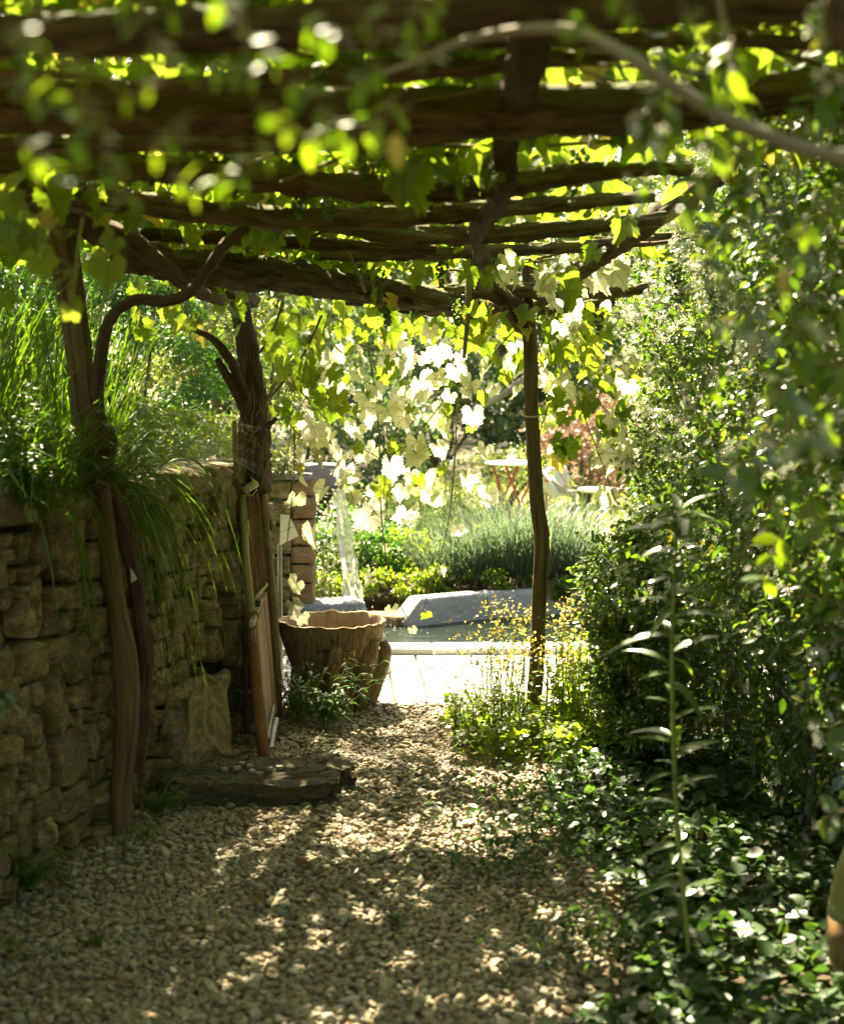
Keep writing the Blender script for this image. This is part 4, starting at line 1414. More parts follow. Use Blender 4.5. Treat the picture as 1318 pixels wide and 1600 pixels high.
# grape bunches
mb0 = None
for (vv, px, py, Y, n_, s_) in ((v1, 200, 268, 3.9, 34, 1.0), (v1, 232, 262, 3.9, 34, 1.0), (v1, 122, 285, 4.0, 30, 1.0), (v1, 118, 272, 4.1, 24, .9), (v1, 345, 268, 3.9, 34, 1.0), (v1, 277, 321, 4.4, 16, .8), (v1, 435, 352, 4.6, 14, .9),
                               (v4, 467, 318, 4.3, 26, 1.0), (v4, 513, 322, 4.3, 30, 1.0), (v4, 500, 115, 2.9, 20, .8), (v4, 595, 440, 6.1, 40, 1.3), (v4, 690, 420, 6.0, 44, 1.5), (v4, 780, 415, 6.0, 44, 1.5), (v3, 715, 480, 6.4, 44, 1.6),
                               (v3, 605, 490, 6.5, 40, 1.3), (v3, 905, 258, 4.2, 40, 1.2), (v3, 893, 290, 4.2, 16, 1.0), (v4, 575, 268, 3.9, 30, .9), (v3, 1060, 440, 5.4, 44, 1.6), (v3, 1115, 470, 5.0, 40, 1.2), (v3, 935, 500, 6.2, 30, 1.2), (v4, 560, 420, 6.0, 40, 1.4)):
    c = P(px, py, Y)
    mb = MB()
    for i in range(n_):
        u = random.random()
        a = random.uniform(0, 6.28)
        rr_ = 0.028 * s_ * (1 - u * 0.75) * random.uniform(.4, 1)
        q = c + Vector((math.cos(a) * rr_, math.sin(a) * rr_, 0.035 * s_ - u * 0.085 * s_))
        r = 0.0072 * random.uniform(.8, 1.15)
        mb.tube([q + Vector((0, 0, -r)), q + Vector((0, 0, -r * .6)), q, q + Vector((0, 0, r * .6)), q + Vector((0, 0, r))], [r * .25, r * .8, r, r * .8, r * .25], 6, 1)
    mb.build('grape_bunch', M['berry'], vv)

# --- the leaf roof over the logs
k = 12500
X = rng.uniform(-2.3, 1.15, k); Y = rng.uniform(1.0, 6.6, k)
Zr = np.interp(Y, [1, 3.3, 4, 5, 7], [2.27, 2.30, 2.24, 2.19, 2.12]) + rng.random(k) ** 1.4 * 0.26
# clumps of leaves with open gaps between them
gx, gy = X - (Zr - 2.3) * to_sun.x / to_sun.z, Y - (Zr - 2.3) * to_sun.y / to_sun.z
hole = np.array([nz((x * 9, y * 9, 2.2)) + 0.5 * nz((x * 19, y * 19, 7.2)) + 0.3 * nz((x * 1.5, y * 1.5, 4.4)) for x, y in zip(gx, gy)])
keep = rng.random(k) < np.where(hole > 0.27, 0.05, 0.85) * np.where(Y < 4.1, np.interp(X, [0.9, 1.15], [0.9, 0.5]), np.interp(X, [-0.2, 0.35, 0.8], [1, 0.42, 0.08])) * np.interp(Y, [1.2, 2.6], [0.15, 1])
X, Y, Zr = X[keep], Y[keep], Zr[keep]
n_ = len(X)
Pp = np.stack([X, Y, Zr], 1)
A = rdir(n_, -0.25); N_ = rdir(n_, 1.6)
leaves(v4, 'grape_lo', 'grape', Pp, A, N_, rng.uniform(0.045, 0.08, n_), mass='leaf_roof')
kb = 5200
Xb = rng.uniform(-2.4, 2.0, kb); Yb = rng.uniform(-3.2, 0.6, kb)
leaves(v4, 'grape_lo', 'grape', np.stack([Xb, Yb, 2.3 + rng.random(kb) * 0.3], 1), rdir(kb, -.25), rdir(kb, 1.6), rng.uniform(.06, .1, kb), mass='leaf_roof')  # unseen leaves behind the camera, added to cut the light from the front
# canes on the roof
mb = MB()
for i in range(60):
    y = random.uniform(1.5, 7.2); x = random.uniform(-1.8, 1.5)
    a = random.uniform(-1, 1)
    p = Vector((x, y, 2.27 + random.random() * 0.1 - 0.03 * (y - 2)))
    pts_ = [p]
    for j in range(5):
        p = p + Vector((math.cos(a) * 0.22, math.sin(a) * 0.22, random.uniform(-.03, .03))); a += random.uniform(-.4, .4); pts_.append(p)
    mb.tube(pts_, [0.007, 0.006, 0.006, 0.005, 0.004, 0.003], 5, 2, 0.15)
mb.build('canes', M['cane_brown'], v4, kind='stuff')


# ================================================================ THINGS LEANING BY THE FAR LEFT POST
gp = thing('garden_pole', P(414, 1186, 6.1), 'long pole of green bamboo in a rusty brown sleeve leaning by the reed screen', 'pole')
MB().tube([P(379, 768, 6.62), P(383, 850, 6.5), P(389, 920, 6.42), P(395, 975, 6.36)], [0.017, 0.017, 0.018, 0.018], 12, 6, 0.04).build('bamboo_cane', M['bamboo'], gp)
MB().tube([P(392, 962, 6.37), P(397, 1020, 6.3), P(404, 1100, 6.2), P(414, 1192, 6.08)], [0.026, 0.026, 0.027, 0.026], 14, 6, 0.05).build('sleeve', M['rust'], gp)
MB().tube([P(382, 812, 6.56), P(382.4, 818, 6.55)], 0.021, 12, 1).build('ring', M['rust'], gp)
MB().tube([P(394, 958, 6.38), P(395, 966, 6.37)], 0.029, 12, 1).build('ring', M['rust'], gp)
dp = thing('dark_pole', P(380, 930, 6.6), 'thin dark brown pole standing just left of the bamboo cane', 'pole')
MB().tube([P(366, 657, 6.62), P(369, 720, 6.62), P(374, 800, 6.62), P(379, 870, 6.6), (P(386, 1150, 6.55))], [0.012, 0.0145, 0.0145, 0.013, 0.012], 9, 5, 0.12, 0.06).build('pole', M['cane_brown'], dp)
bt = thing('bamboo_offcut', P(388, 762, 6.63), 'short pale bamboo piece with two dark rings tied across the pole top', 'bamboo')
MB().tube([P(379, 768, 6.58), P(399, 756, 6.66)], 0.0195, 12, 4, 0.03).build('cane_piece', M['bamboo'], bt)
MB().tube([P(383, 765.6, 6.595), P(384, 765, 6.60)], 0.0205, 12, 1).build('ring', M['cane_brown'], bt)
MB().tube([P(389, 762, 6.62), P(390, 761.4, 6.625)], 0.0205, 12, 1).build('ring', M['cane_brown'], bt)
sc = thing('reed_screen', P(418, 1150, 6.3), 'bundle of brown reeds over a pale plank leaning on the lichened post', 'screen')
for i in range(17):
    x0 = 385 + i * 1.15 + random.uniform(-.5, .5); x1 = 393 + i * 1.55 + random.uniform(-1, 1)
    y1 = 940 - i * 2.2 + random.uniform(-6, 6)
    Y0, Y1 = 6.6 - i * 0.002, 6.45 + 0.012 * i
    MB().tube([P(x0, 772 + random.uniform(-4, 8), Y0), P((x0 + x1) / 2 + random.uniform(-1.5, 1.5), 855, (Y0 + Y1) / 2), P(x1, y1, Y1)], [0.0034, 0.004, 0.0028], 6, 5, 0.15).build('reed', M['reed'], sc)
mb = MB()
for i in range(26):
    x0 = random.uniform(384, 404); mb.tube([P(x0, 775 + random.uniform(-6, 10), 6.62), P(x0 + random.uniform(2, 6), 850, 6.56), P(x0 + random.uniform(8, 16), 925, 6.52)], [0.0018, 0.0022, 0.0015], 4, 3, 0.2)
mb.build('fine_reeds', M['reed'], sc, kind='stuff')


def plank(quad, th, mat, name, parent, n=8):
    """quad: four (px,py,Y) corners of the face, top-left, top-right, bottom-right, bottom-left"""
    a, b, c, d = [P(*q) for q in quad]
    nn = (b - a).cross(d - a).normalized()
    if nn.y > 0: nn = -nn
    V, Gc, F = [], [], []
    for i in range(n + 1):
        l, r = a.lerp(d, i / n), b.lerp(c, i / n)
        wob = 0.002 * nz((i * .9, 0, th * 99))
        for q in (l, r, r - nn * th, l - nn * th):
            V.append(q + (b - a).normalized() * wob)
            Gc.append(((d - a).length * i / n, (q - l).length, 0.02))
    for i in range(n):
        for j in range(4):
            F.append((i * 4 + j, i * 4 + (j + 1) % 4, (i + 1) * 4 + (j + 1) % 4, (i + 1) * 4 + j))
    F += [(3, 2, 1, 0), (n * 4, n * 4 + 1, n * 4 + 2, n * 4 + 3)]
    return MB().add(V, F, Gc).build(name, M[mat], parent, smooth=False)


plank([(398, 985, 6.30), (413, 938, 6.62), (427, 1108, 6.58), (418, 1146, 6.26)], 0.018, 'plank', 'plank', sc)
plank([(412, 935, 6.60), (417, 925, 6.66), (433, 1112, 6.62), (428, 1122, 6.56)], 0.03, 'reed', 'batten', sc)
plank([(396, 972, 6.27), (412, 932, 6.57), (412, 938, 6.56), (397, 980, 6.26)], 0.02, 'grey_wood', 'strip', sc)
plank([(417, 1148, 6.22), (428, 1098, 6.50), (430, 1103, 6.50), (421, 1155, 6.20)], 0.02, 'grey_wood', 'strip', sc)
for (px, py) in ((404, 943), (398, 958)):
    MB().box(P(px, py, 6.38), (0.018, 0.01, 0.03)).build('bracket', M['iron'], sc)
mb = MB()
for i in range(7):
    mb.tube([P(399 + random.uniform(-1, 1), 932 + i, 6.36), P(408, 925 + random.uniform(-3, 3), 6.4), P(418, 912 + random.uniform(-3, 3), 6.5)], 0.0018, 4, 4, 0.3)
mb.tube([P(386, 812, 6.5), P(388, 826, 6.49), P(390, 838, 6.49)], [0.004, 0.006, 0.003], 5, 3, .5)
mb.tube([P(384, 768, 6.56), P(392, 775, 6.56), P(402, 765, 6.6)], 0.003, 5, 3, .5)
mb.build('tie', M['twine'], sc)
pp = thing('pipe', P(424, 1175, 6.2), 'short grey pipe lying on the gravel at the foot of the reed screen', 'pipe')
MB().tube([P(422, 1178, 6.22), P(426, 1150, 6.35), P(432, 1124, 6.5)], 0.0125, 10, 3).build('pipe', M['pipe'], pp)
bd = thing('pale_board', P(440, 850, 7.6), 'pale greenish board propped behind the end of the stone wall', 'board')
a_ = [P(438, 804, 7.5), P(452, 806, 7.55), P(466, 838, 7.6), P(437, 852, 7.5)]
MB().add([tuple(q) for q in a_] + [tuple(q + Vector((0, 0.012, 0))) for q in a_], [(3, 2, 1, 0), (4, 5, 6, 7), (0, 1, 5, 4), (1, 2, 6, 5), (2, 3, 7, 6), (3, 0, 4, 7)]).build('board', M['panel'], bd, smooth=False)
MB().tube([P(437, 850, 7.52), P(440, 1112, 7.45)], 0.012, 6, 2).build('prop', M['grey_wood'], bd)
# small tile wedge poking from the wall
tw = thing('broken_tile', P(208, 905, 5.15), 'small pale green triangular tile fragment sticking out beside the vine trunk', 'tile')
a_ = [P(204, 889, 5.12), P(214, 905, 5.12), P(205, 911, 5.12)]
MB().add([tuple(q) for q in a_] + [tuple(q + Vector((0, 0.012, 0))) for q in a_], [(2, 1, 0), (3, 4, 5), (0, 1, 4, 3), (1, 2, 5, 4), (2, 0, 3, 5)]).build('tile', M['panel'], tw, smooth=False)

# ================================================================ TREE-STUMP TROUGH
tc = Vector((-0.448, 7.16, 0))
tr = thing('stump_planter', tc, 'hollow tree stump planter with a wavy pale rim standing on short legs', 'planter')
seg = 96
prof = [(0.035, 0.50), (0.07, 0.60), (0.12, 0.68), (0.18, 0.76), (0.25, 0.85), (0.32, 0.93), (0.38, 0.98), (0.42, 1.0)]


def trad(th, k, z):
    r = 0.272 * k
    r *= 1 + 0.045 * noise.noise((math.cos(th) * 1.6, math.sin(th) * 1.6, 0.3)) + 0.025 * noise.noise((math.cos(th) * 7, math.sin(th) * 7, z * 2)) + 0.008 * noise.noise((math.cos(th) * 22, math.sin(th) * 22, z * 12))
    return r


def rimz(th): return 0.012 * noise.noise((math.cos(th) * 3.2, math.sin(th) * 3.2, 7)) * 1.6 + 0.006 * noise.noise((math.cos(th) * 9, math.sin(th) * 9, 2)) * 1.3


V, F, Gc = [], [], []
for (z, k) in prof:
    for i in range(seg):
        th = 2 * math.pi * i / seg
        r = trad(th, k, z)
        zz = z + (rimz(th) if z > 0.4 else 0)
        V.append((tc.x + r * math.cos(th), tc.y + r * math.sin(th) * 0.95, zz)); Gc.append((z, math.cos(th) * 0.27, math.sin(th) * 0.27))
n_ = len(prof)
for j in range(n_ - 1):
    for i in range(seg):
        F.append((j * seg + i, j * seg + (i + 1) % seg, (j + 1) * seg + (i + 1) % seg, (j + 1) * seg + i))
F.append(tuple(range(seg - 1, -1, -1)))
MB().add(V, F, Gc).build('body', M['trough'], tr)
V, F, Gc = [], [], []
for (z, k, dr) in ((0.4205, 1.0, 0.002), (0.4235, 0.985, 0), (0.421, 0.945, 0), (0.38, 0.92, 0), (0.33, 0.86, 0)):
    for i in range(seg):
        th = 2 * math.pi * i / seg
        r = trad(th, k, 0.42) + dr
        V.append((tc.x + r * math.cos(th), tc.y + r * math.sin(th) * 0.95, z + rimz(th) * (1 if z > 0.4 else 0.3))); Gc.append((z, math.cos(th) * 0.3, math.sin(th) * 0.3))
for j in range(4):
    for i in range(seg):
        F.append((j * seg + i, j * seg + (i + 1) % seg, (j + 1) * seg + (i + 1) % seg, (j + 1) * seg + i))
MB().add(V, F, Gc).build('rim', M['trough_in'], tr)
MB().lathe((tc.x, tc.y, 0.30), [(0.24, 0.0), (0.23, 0.02), (0.1, 0.035)], 24).build('potting_soil', M['soil'], tr)
MB().tube([P(526, 1010, 6.90), P(522, 1030, 6.90), P(519, 1060, 6.93), P(517, 1110, 6.95)], [0.026, 0.034, 0.032, 0.028], 14, 5, 0.15, 0.05).build('branch_stub', M['trough'], tr)
for (x, y, top) in ((-0.30, 6.99, (-0.26, 7.05)), (-0.62, 7.02, (-0.58, 7.08)), (-0.30, 7.32, (-0.30, 7.25)), (-0.60, 7.33, (-0.58, 7.25))):
    MB().tube([(top[0], top[1], 0.34), (top[0] * .6 + x * .4, top[1] * .6 + y * .4, 0.20), (x, y, 0.08), (x, y, -0.02)], [0.05, 0.055, 0.036, 0.034], 12, 5, 0.15, 0.07).build('leg', M['trough'], tr)
MB().tube([P(598, 1003, 7.12), P(602, 1018, 7.1), P(592, 1052, 7.05), P(574, 1096, 7.0)], [0.02, 0.032, 0.038, 0.04], 12, 5, 0.12, 0.06).build('buttress', M['trough'], tr)
for (px, py, h, nl, lb) in ((470, 1128, 0.27, 16, 'dark leafy shoots growing under the left side of the stump planter'), (510, 1135, 0.20, 11, 'dark leafy shoots growing in front of the knot of the stump planter'),
                            (500, 1140, 0.33, 14, 'long leafy shoots leaning right across the stump planter'), (452, 1120, 0.30, 12, 'fern like green shoots between the lichened post and the stump planter')):
    lean = (0.75, 0.1) if 'right' in lb else (0.05, 0)
    stem_plant(G(px, py), h, nl, 0.075, 'cover' if 'fern' in lb else 'nettle', lb, group='plants round the stump planter', stems=8, lean=lean, spread=0.45, srad=0.003)
o = thing('yellowing_plant', G(540, 1128), 'thin plant with yellow and reddish little leaves climbing the planter side', 'plant')
Pp = np.array([P(random.gauss(548, 12), random.uniform(1015, 1090), 6.86) for _ in range(60)])
leaves(o, 'small', 'bract', Pp, rdir(60), rdir(60, 0.5) + np.array([0, -0.6, 0]), rng.uniform(0.015, 0.035, 60), single=60)
MB().tube([G(540, 1128), P(545, 1080, 6.84), P(552, 1010, 6.86)], 0.0025, 5, 4).build('stem', M['cane_brown'], o)

# ================================================================ GARDEN FURNITURE BEYOND THE POND
YT = 14.4
tb = thing('folding_table', (P(812, 722, YT).x, YT, 0), 'round white garden table on crossed red folding legs beyond the pond', 'table')
c = P(812, 722, YT)
MB().lathe((c.x, c.y, c.z - 0.02), [(0.33, 0.0), (0.345, 0.004), (0.35, 0.012), (0.345, 0.02), (0.05, 0.022)], 36).build('tabletop', M['white_metal'], tb)
zt = c.z - 0.02
for (ax, bx) in ((768, 812), (808, 752), (790, 834), (845, 784)):
    dy = -0.16 if ax in (768, 808) else 0.16
    a = P(ax, 731, YT); a.y = YT + dy; a.z = zt
    b = P(bx, 850, YT); b.y = YT + dy; b.z = 0
    MB().tube([a, (a + b) / 2, b], 0.0135, 8, 2).build('leg', M['red_metal'], tb)
MB().box((c.x, YT - 0.16, 0.35), (0.2, 0.014, 0.014)).build('brace', M['red_metal'], tb)
cp = thing('white_cup', (P(798, 716, YT).x, YT - 0.05, c.z), 'small white cup standing on the round white table', 'cup')
MB().lathe((P(798, 716, YT).x, YT - 0.05, c.z + 0.003), [(0.025, 0), (0.035, 0.02), (0.042, 0.07), (0.038, 0.07), (0.03, 0.02)], 16).build('cup', M['white_metal'], cp)
dc = thing('deck_chair', (P(870, 760, 15).x, 15.0, 0), 'low garden lounger with a red patterned grey cushion between the two tables', 'lounger')
q = [P(851, 737, 14.8), P(868, 730, 15.1), P(902, 765, 15.2), P(886, 772, 14.8)]


def padq(q, th, mat, name, par):
    n = (q[1] - q[0]).cross(q[3] - q[0]).normalized() * th
    if n.z > 0: n = -n
    mb = MB().add([tuple(x) for x in q] + [tuple(x + n) for x in q], [(3, 2, 1, 0), (4, 5, 6, 7), (0, 1, 5, 4), (1, 2, 6, 5), (2, 3, 7, 6), (3, 0, 4, 7)])
    ob = mb.build(name, M[mat], par, smooth=True)
    bv = ob.modifiers.new('soft', 'BEVEL'); bv.width = th * 0.3; bv.segments = 3
    return ob


padq([P(846, 738, 14.7), P(862, 726, 15.3), P(893, 764, 15.3), P(873, 775, 14.7)], 0.09, 'cushion', 'seat_cushion', dc)
padq([P(872, 728, 15.0), P(884, 726, 15.5), P(892, 752, 15.3), P(880, 758, 14.9)], 0.07, 'cushion', 'back_cushion', dc)
MB().tube([P(846, 772, 14.8), P(900, 770, 14.9)], 0.03, 8, 2).build('rail', M['grey_wood'], dc)
MB().tube([P(850, 745, 14.8), P(895, 776, 14.9)], 0.025, 8, 2).build('rail', M['grey_wood'], dc)
for px in (852, 896):
    b = P(px, 771, 14.85)
    MB().tube([b, (b.x, b.y, 0)], 0.025, 8, 2).build('leg', M['grey_wood'], dc)
s2 = thing('side_table', (P(934, 763, 13.6).x, 13.6, 0), 'small white side table standing right of the patterned lounger', 'table')
c = P(934, 763, 13.6)
MB().lathe((c.x, c.y, c.z - 0.03), [(0.175, 0), (0.19, 0.006), (0.195, 0.018), (0.19, 0.03), (0.04, 0.032)], 30).build('tabletop', M['white_metal'], s2)
for k in range(3):
    a = k * 2.1 + 0.4
    MB().tube([(c.x + .12 * math.cos(a), c.y + .12 * math.sin(a), c.z - 0.03), (c.x + .17 * math.cos(a), c.y + .17 * math.sin(a), 0)], 0.009, 6, 2).build('leg', M['iron'], s2)

# glazed jar at the right edge
jc = G(1350, 1545); jc.z = 0
jr = thing('clay_jar', jc, 'tall glazed brown clay jar with an olive shoulder at the right edge', 'jar')
MB().lathe(jc, [(0.062, 0), (0.080, 0.03), (0.098, 0.09), (0.104, 0.15), (0.100, 0.20)], 40).build('lower_body', M['jar'], jr)
MB().lathe(jc, [(0.1005, 0.199), (0.096, 0.25), (0.082, 0.32), (0.064, 0.38), (0.056, 0.41), (0.062, 0.43), (0.066, 0.445), (0.055, 0.445), (0.045, 0.40)], 40).build('glazed_neck', M['jar_glaze'], jr)


# ================================================================ GRASSES
def blades(parent, base, dirs, L, w, droop, mat, name='blades', n=6, side=0.0):
    base, dirs, L, w, droop = map(lambda a: np.asarray(a, float), (base, dirs, L, w, droop))
    m = len(base)
    o0 = np.array(wl(parent))
    h = dirs.copy(); h[:, 2] = 0; h /= np.linalg.norm(h, axis=1, keepdims=True) + 1e-6
    sdv = np.stack([-h[:, 1], h[:, 0], np.zeros(m)], 1)
    d = dirs / np.linalg.norm(dirs, axis=1, keepdims=True)
    Vs = []
    p = base.copy()
    for i in range(n + 1):
        u = i / n
        ww = (w * (1 - u ** 2.2) * (0.5 + min(1, u * 4) * 0.5))[:, None]
        Vs.append(p - sdv * ww * .5); Vs.append(p + sdv * ww * .5)
        p = p + d * (L / n)[:, None]
        d = d + h * (droop * 0.35 / n * 6)[:, None] * 0.35; d[:, 2] -= droop * (0.3 + u) * 1.7 / n
        d /= np.linalg.norm(d, axis=1, keepdims=True)
    V = np.stack(Vs, 1) - o0
    T = []
    for i in range(n):
        a = 2 * i
        T += [(a, a + 1, a + 3), (a, a + 3, a + 2)]
    T = np.array(T)
    K = 2 * (n + 1)
    TT = (T[None] + (np.arange(m) * K)[:, None, None]).reshape(-1, 3)
    gc = np.zeros((m * K, 3)); r = np.repeat(rng.random(m), K)
    me = mesh_np(name, V.reshape(-1, 3), TT, M[mat], gc=gc, rnd=r)
    o = bpy.data.objects.new(name, me)
    link(o, parent); o['kind'] = 'stuff'
    return o


def tuft(loc, n, L, w, mat, label, cat='grass', group=None, lean=(0, 0), spread=0.5, droop=(0.4, 1.2), rad=0.06, name='grass_tuft', mats2=None):
    o = thing(name, loc, label, cat, group)
    a = rng.uniform(0, 6.28, n); rr = np.sqrt(rng.random(n)) * rad
    base = np.array(loc)[None] + np.stack([np.cos(a) * rr, np.sin(a) * rr, np.zeros(n)], 1)
    s_ = rng.random(n) ** 0.7 * spread
    d = np.stack([np.cos(a) * s_ + lean[0] + rng.normal(size=n) * .1, np.sin(a) * s_ + lean[1] + rng.normal(size=n) * .1, np.ones(n)], 1)
    blades(o, base, d, rng.uniform(0.55, 1.05, n) * L, rng.uniform(.6, 1.2, n) * w, rng.uniform(*droop, n), mat)
    if mats2:
        k = mats2[1]
        a = rng.uniform(0, 6.28, k)
        base = np.array(loc)[None] + np.stack([np.cos(a) * rad, np.sin(a) * rad, np.zeros(k)], 1)
        d = np.stack([np.cos(a) * .9, np.sin(a) * .9, np.ones(k) * .7], 1)
        blades(o, base, d, rng.uniform(0.3, 0.55, k) * L, np.full(k, w), rng.uniform(1.0, 2.4, k), mats2[0], 'dead_blades')
    return o


lbs = ['blue green reed grass at the left of the far pond bank', 'blue green reed grass in front of the red table legs', 'tall blue green reed grass just left of the right pergola post', 'blue green reed grass behind the right pergola post',
       'blue green reed grass nearest the hedge beyond the pond']
for i, (px, hh) in enumerate(((700, .42), (752, .62), (802, .74), (850, .70), (892, .55))):
    c = P(px, 925, 10.5); c.z = 0.14
    tuft(c, 420, hh + 0.12, 0.012, 'blue_grass', lbs[i], group='reed grasses along the far pond edge', spread=0.55, rad=0.20, droop=(0.25, 1.0), mats2=('dry_grass', 170 if i > 1 else 60))
for i, (px, lb) in enumerate(((676, 'slender upright dark reeds left of the reed grass'), (640, 'slender upright dark reeds behind the waterfall foliage'), (915, 'slender upright reeds growing before the lounger'))):
    c = P(px, 900, 11.6); c.z = 0.0
    tuft(c, 60, 1.0, 0.010, 'shrub_far', lb, cat='reeds', group='upright reeds beyond the pond', spread=0.16, rad=0.16, droop=(0.0, 0.3), name='reeds')
# bank soil behind the coping
put('bank', rock((1.0, 10.85, 0.0), (5.2, 1.4, 0.22), 0, 8, 0.03, 0.4), 'soil')['kind'] = 'structure'
# green planting behind the waterfall
bush('leafy_bed', 'low bed of mixed green leaves between the waterfall and the reed grass', 'plants', P(640, 885, 10.9), (0.62, 0.35, 0.28), 5200, 'border', 'small', (0.025, 0.06), 70, 0.13, base=0.1, trunk=False)
bush('leafy_bed', 'dark green leafy plants right behind the falling water', 'plants', P(540, 870, 10.7), (0.5, 0.35, 0.36), 5200, 'nettle', 'small', (0.025, 0.06), 60, 0.14, base=0.1, trunk=False)
bush('leafy_bed', 'low leaves and trailing stems edging the far pond stones', 'plants', (0.35, 10.12, 0.19), (1.5, 0.12, 0.09), 7000, 'border', 'small', (0.02, 0.045), 60, 0.07, base=0.05, trunk=False)
o = stem_plant(P(505, 960, 9.95), 0.75, 16, 0.05, 'border', 'twiggy white flowered plant beside the brown block pillar', stems=9, spread=0.3, shape='small', single=False, head=('petal', 26, 0.05, 0.022))
o = stem_plant(P(480, 975, 9.9), 0.55, 12, 0.05, 'border', 'small white flowered plant at the foot of the brown block pillar', stems=6, spread=0.35, shape='small', single=False, head=('petal', 22, 0.05, 0.022))
o = stem_plant(P(575, 975, 10.2), 0.58, 8, 0.04, 'bract', 'thin stalks with one pinkish round flower head beside the waterfall', stems=2, spread=0.15, shape='small', single=True)
mb = MB()
for i in range(40):
    a = P(random.uniform(570, 660), 948, random.uniform(10.0, 10.35)); a.z = random.uniform(0.12, 0.2)
    mb.tube([a, a + Vector((random.uniform(-.25, .25), random.uniform(-.1, .1), random.uniform(0, .07)))], 0.003, 4, 2)
tgo = mb.build('dead_stems', M['reed']); props(tgo, 'tangle of dead brown stems lying behind the pond edge', 'stems', kind='stuff')

# ================================================================ BACKGROUND SHRUBS AND TREES
BG = [
    ('shrub', 'dark blue green evergreen shrub behind the fountain pillar', 'shrub', (-1.3, 16.5, 1.0), (1.5, 1.0, 1.15), 9000, 'shrub_far', (0.05, 0.10)),
    ('shrub', 'dark evergreen shrub behind the waterfall and the lawn', 'shrub', (0.3, 25.0, 1.1), (1.9, 0.9, 1.3), 8000, 'shrub_far', (0.07, 0.13)),
    ('shrub', 'dense dark shrub behind the round white table', 'shrub', (2.4, 25.2, 0.9), (1.3, 0.9, 1.2), 6000, 'shrub_far', (0.07, 0.13)),
    ('shrub', 'bronze pink leaved shrub behind the lounger cushion', 'shrub', (2.2, 19.0, 0.75), (0.75, 0.5, 0.75), 5000, 'shrub_red', (0.04, 0.08)),
    ('shrub', 'pale green flowering shrub left of the round table', 'shrub', (0.95, 17.2, 0.35), (0.8, 0.5, 0.52), 4200, 'shrub_pale', (0.03, 0.06)),
    ('shrub', 'green shrub behind the small side table', 'shrub', (3.1, 18.2, 0.8), (0.9, 0.7, 0.9), 6000, 'shrub_pale', (0.04, 0.08)),
    ('shrub', 'brownish dry shrub right of the bronze leaved shrub', 'shrub', (2.9, 21.0, 0.8), (0.7, 0.5, 0.8), 3200, 'dry_grass', (0.05, 0.09)),
]
for (nm, lb, ct, c, r, n_, mt, sz) in BG:
    bush(nm, lb, ct, c, r, n_, mt, 'flake', sz, 70, 0.22 if r[0] < 1 else 0.32, trunkr=0.04, flowers=260 if 'flowering' in lb else 0, fsize=0.035)
TR = [('large dark evergreen tree behind the left terrace', (-7.0, 17, 3.4), (3.0, 2.2, 3.2), 14000, 'shrub_far', (0.09, 0.16)),
      ('broad green tree above the fountain pillar', (-2.6, 21, 3.6), (2.6, 2.0, 2.8), 14000, 'shrub_far', (0.09, 0.16)),
      ('spreading tree with slanting branches behind the lawn', (1.6, 28, 4.2), (3.2, 2.0, 3.6), 14000, 'shrub_far', (0.10, 0.18)),
      ('pale green tree at the back right of the lawn', (6.0, 27, 3.6), (3.0, 2.0, 3.4), 12000, 'shrub_pale', (0.10, 0.18)),
      ('tall tree standing behind the right hedge', (5.2, 15, 3.4), (2.2, 2.2, 2.9), 12000, 'shrub_far', (0.08, 0.14)),
      ('far tree in the gap left of the waterfall', (-0.8, 32, 3.8), (3.4, 1.6, 3.6), 12000, 'shrub_pale', (0.12, 0.2))]
for (lb, c, r, n_, mt, sz) in TR:
    bush('tree', lb, 'tree', c, r, n_, mt, 'flake', sz, 90, 0.55, trunkr=0.16, group='trees at the back of the garden')
beam([(700, 660, 24), (780, 620, 24), (860, 560, 24)], 5, 'grey_branch', name='fallen_bough', parent=thing('leaning_branch', P(700, 660, 24), 'bare grey leaning branch seen behind the hanging vine leaves', 'branch'), seg=8)
# distant greenery so that no bare horizon shows
o = thing('distant_wood', (0, 45, 0), 'far green woodland closing the view behind the garden', 'trees')
o['kind'] = 'stuff'
k = 26000
Pd = np.stack([rng.uniform(-24, 26, k), rng.uniform(40, 46, k), rng.random(k) ** 0.8 * 11], 1)
Pd[:, 2] *= 0.75 + 0.35 * np.array([nz((x * 0.25, 0, 3)) for x in Pd[:, 0]])
x_ = leaves(o, 'flake', 'shrub_far', Pd, rdir(k), rdir(k, 1), rng.uniform(0.3, 0.6, k), mass='woodland')

# ================================================================ TERRACE PLANTS (left, on the wall)
TG = [(-1.50, 4.6, 60, 0.8, 'sparse dark grass tuft at the near end of the wall top'), (-1.30, 4.95, 130, 0.85, 'long arching grass tuft on the wall behind the near pole'),
      (-1.22, 5.2, 130, 0.95, 'dense arching grass tuft spilling over the wall right of the near pole'), (-1.22, 5.6, 120, 0.85, 'tall loose grass tuft on the wall top farther along'),
      (-1.75, 5.2, 200, 1.25, 'tall upright grass tuft behind the wall top'), (-1.9, 6.1, 260, 1.35, 'tall upright grass tuft at the back of the terrace'),
      (-1.55, 6.4, 160, 1.2, 'tall thin grass tuft before the glowing shrub'), (-2.0, 5.0, 160, 1.2, 'tall grass tuft at the far left of the terrace')]
for i, (x, y, n_, L_, lb) in enumerate(TG):
    tuft((x, y, WALLH - 0.08), n_, L_, 0.0085, 'sedge', lb, group='arching grasses on the terrace', lean=(0.55 if i == 2 else 0.35 if i < 4 else 0.05, -0.05), spread=0.6 if i < 4 else 0.35, droop=(1.0, 2.6) if i < 4 else (0.2, 1.1), rad=0.10 if i < 4 else 0.22)
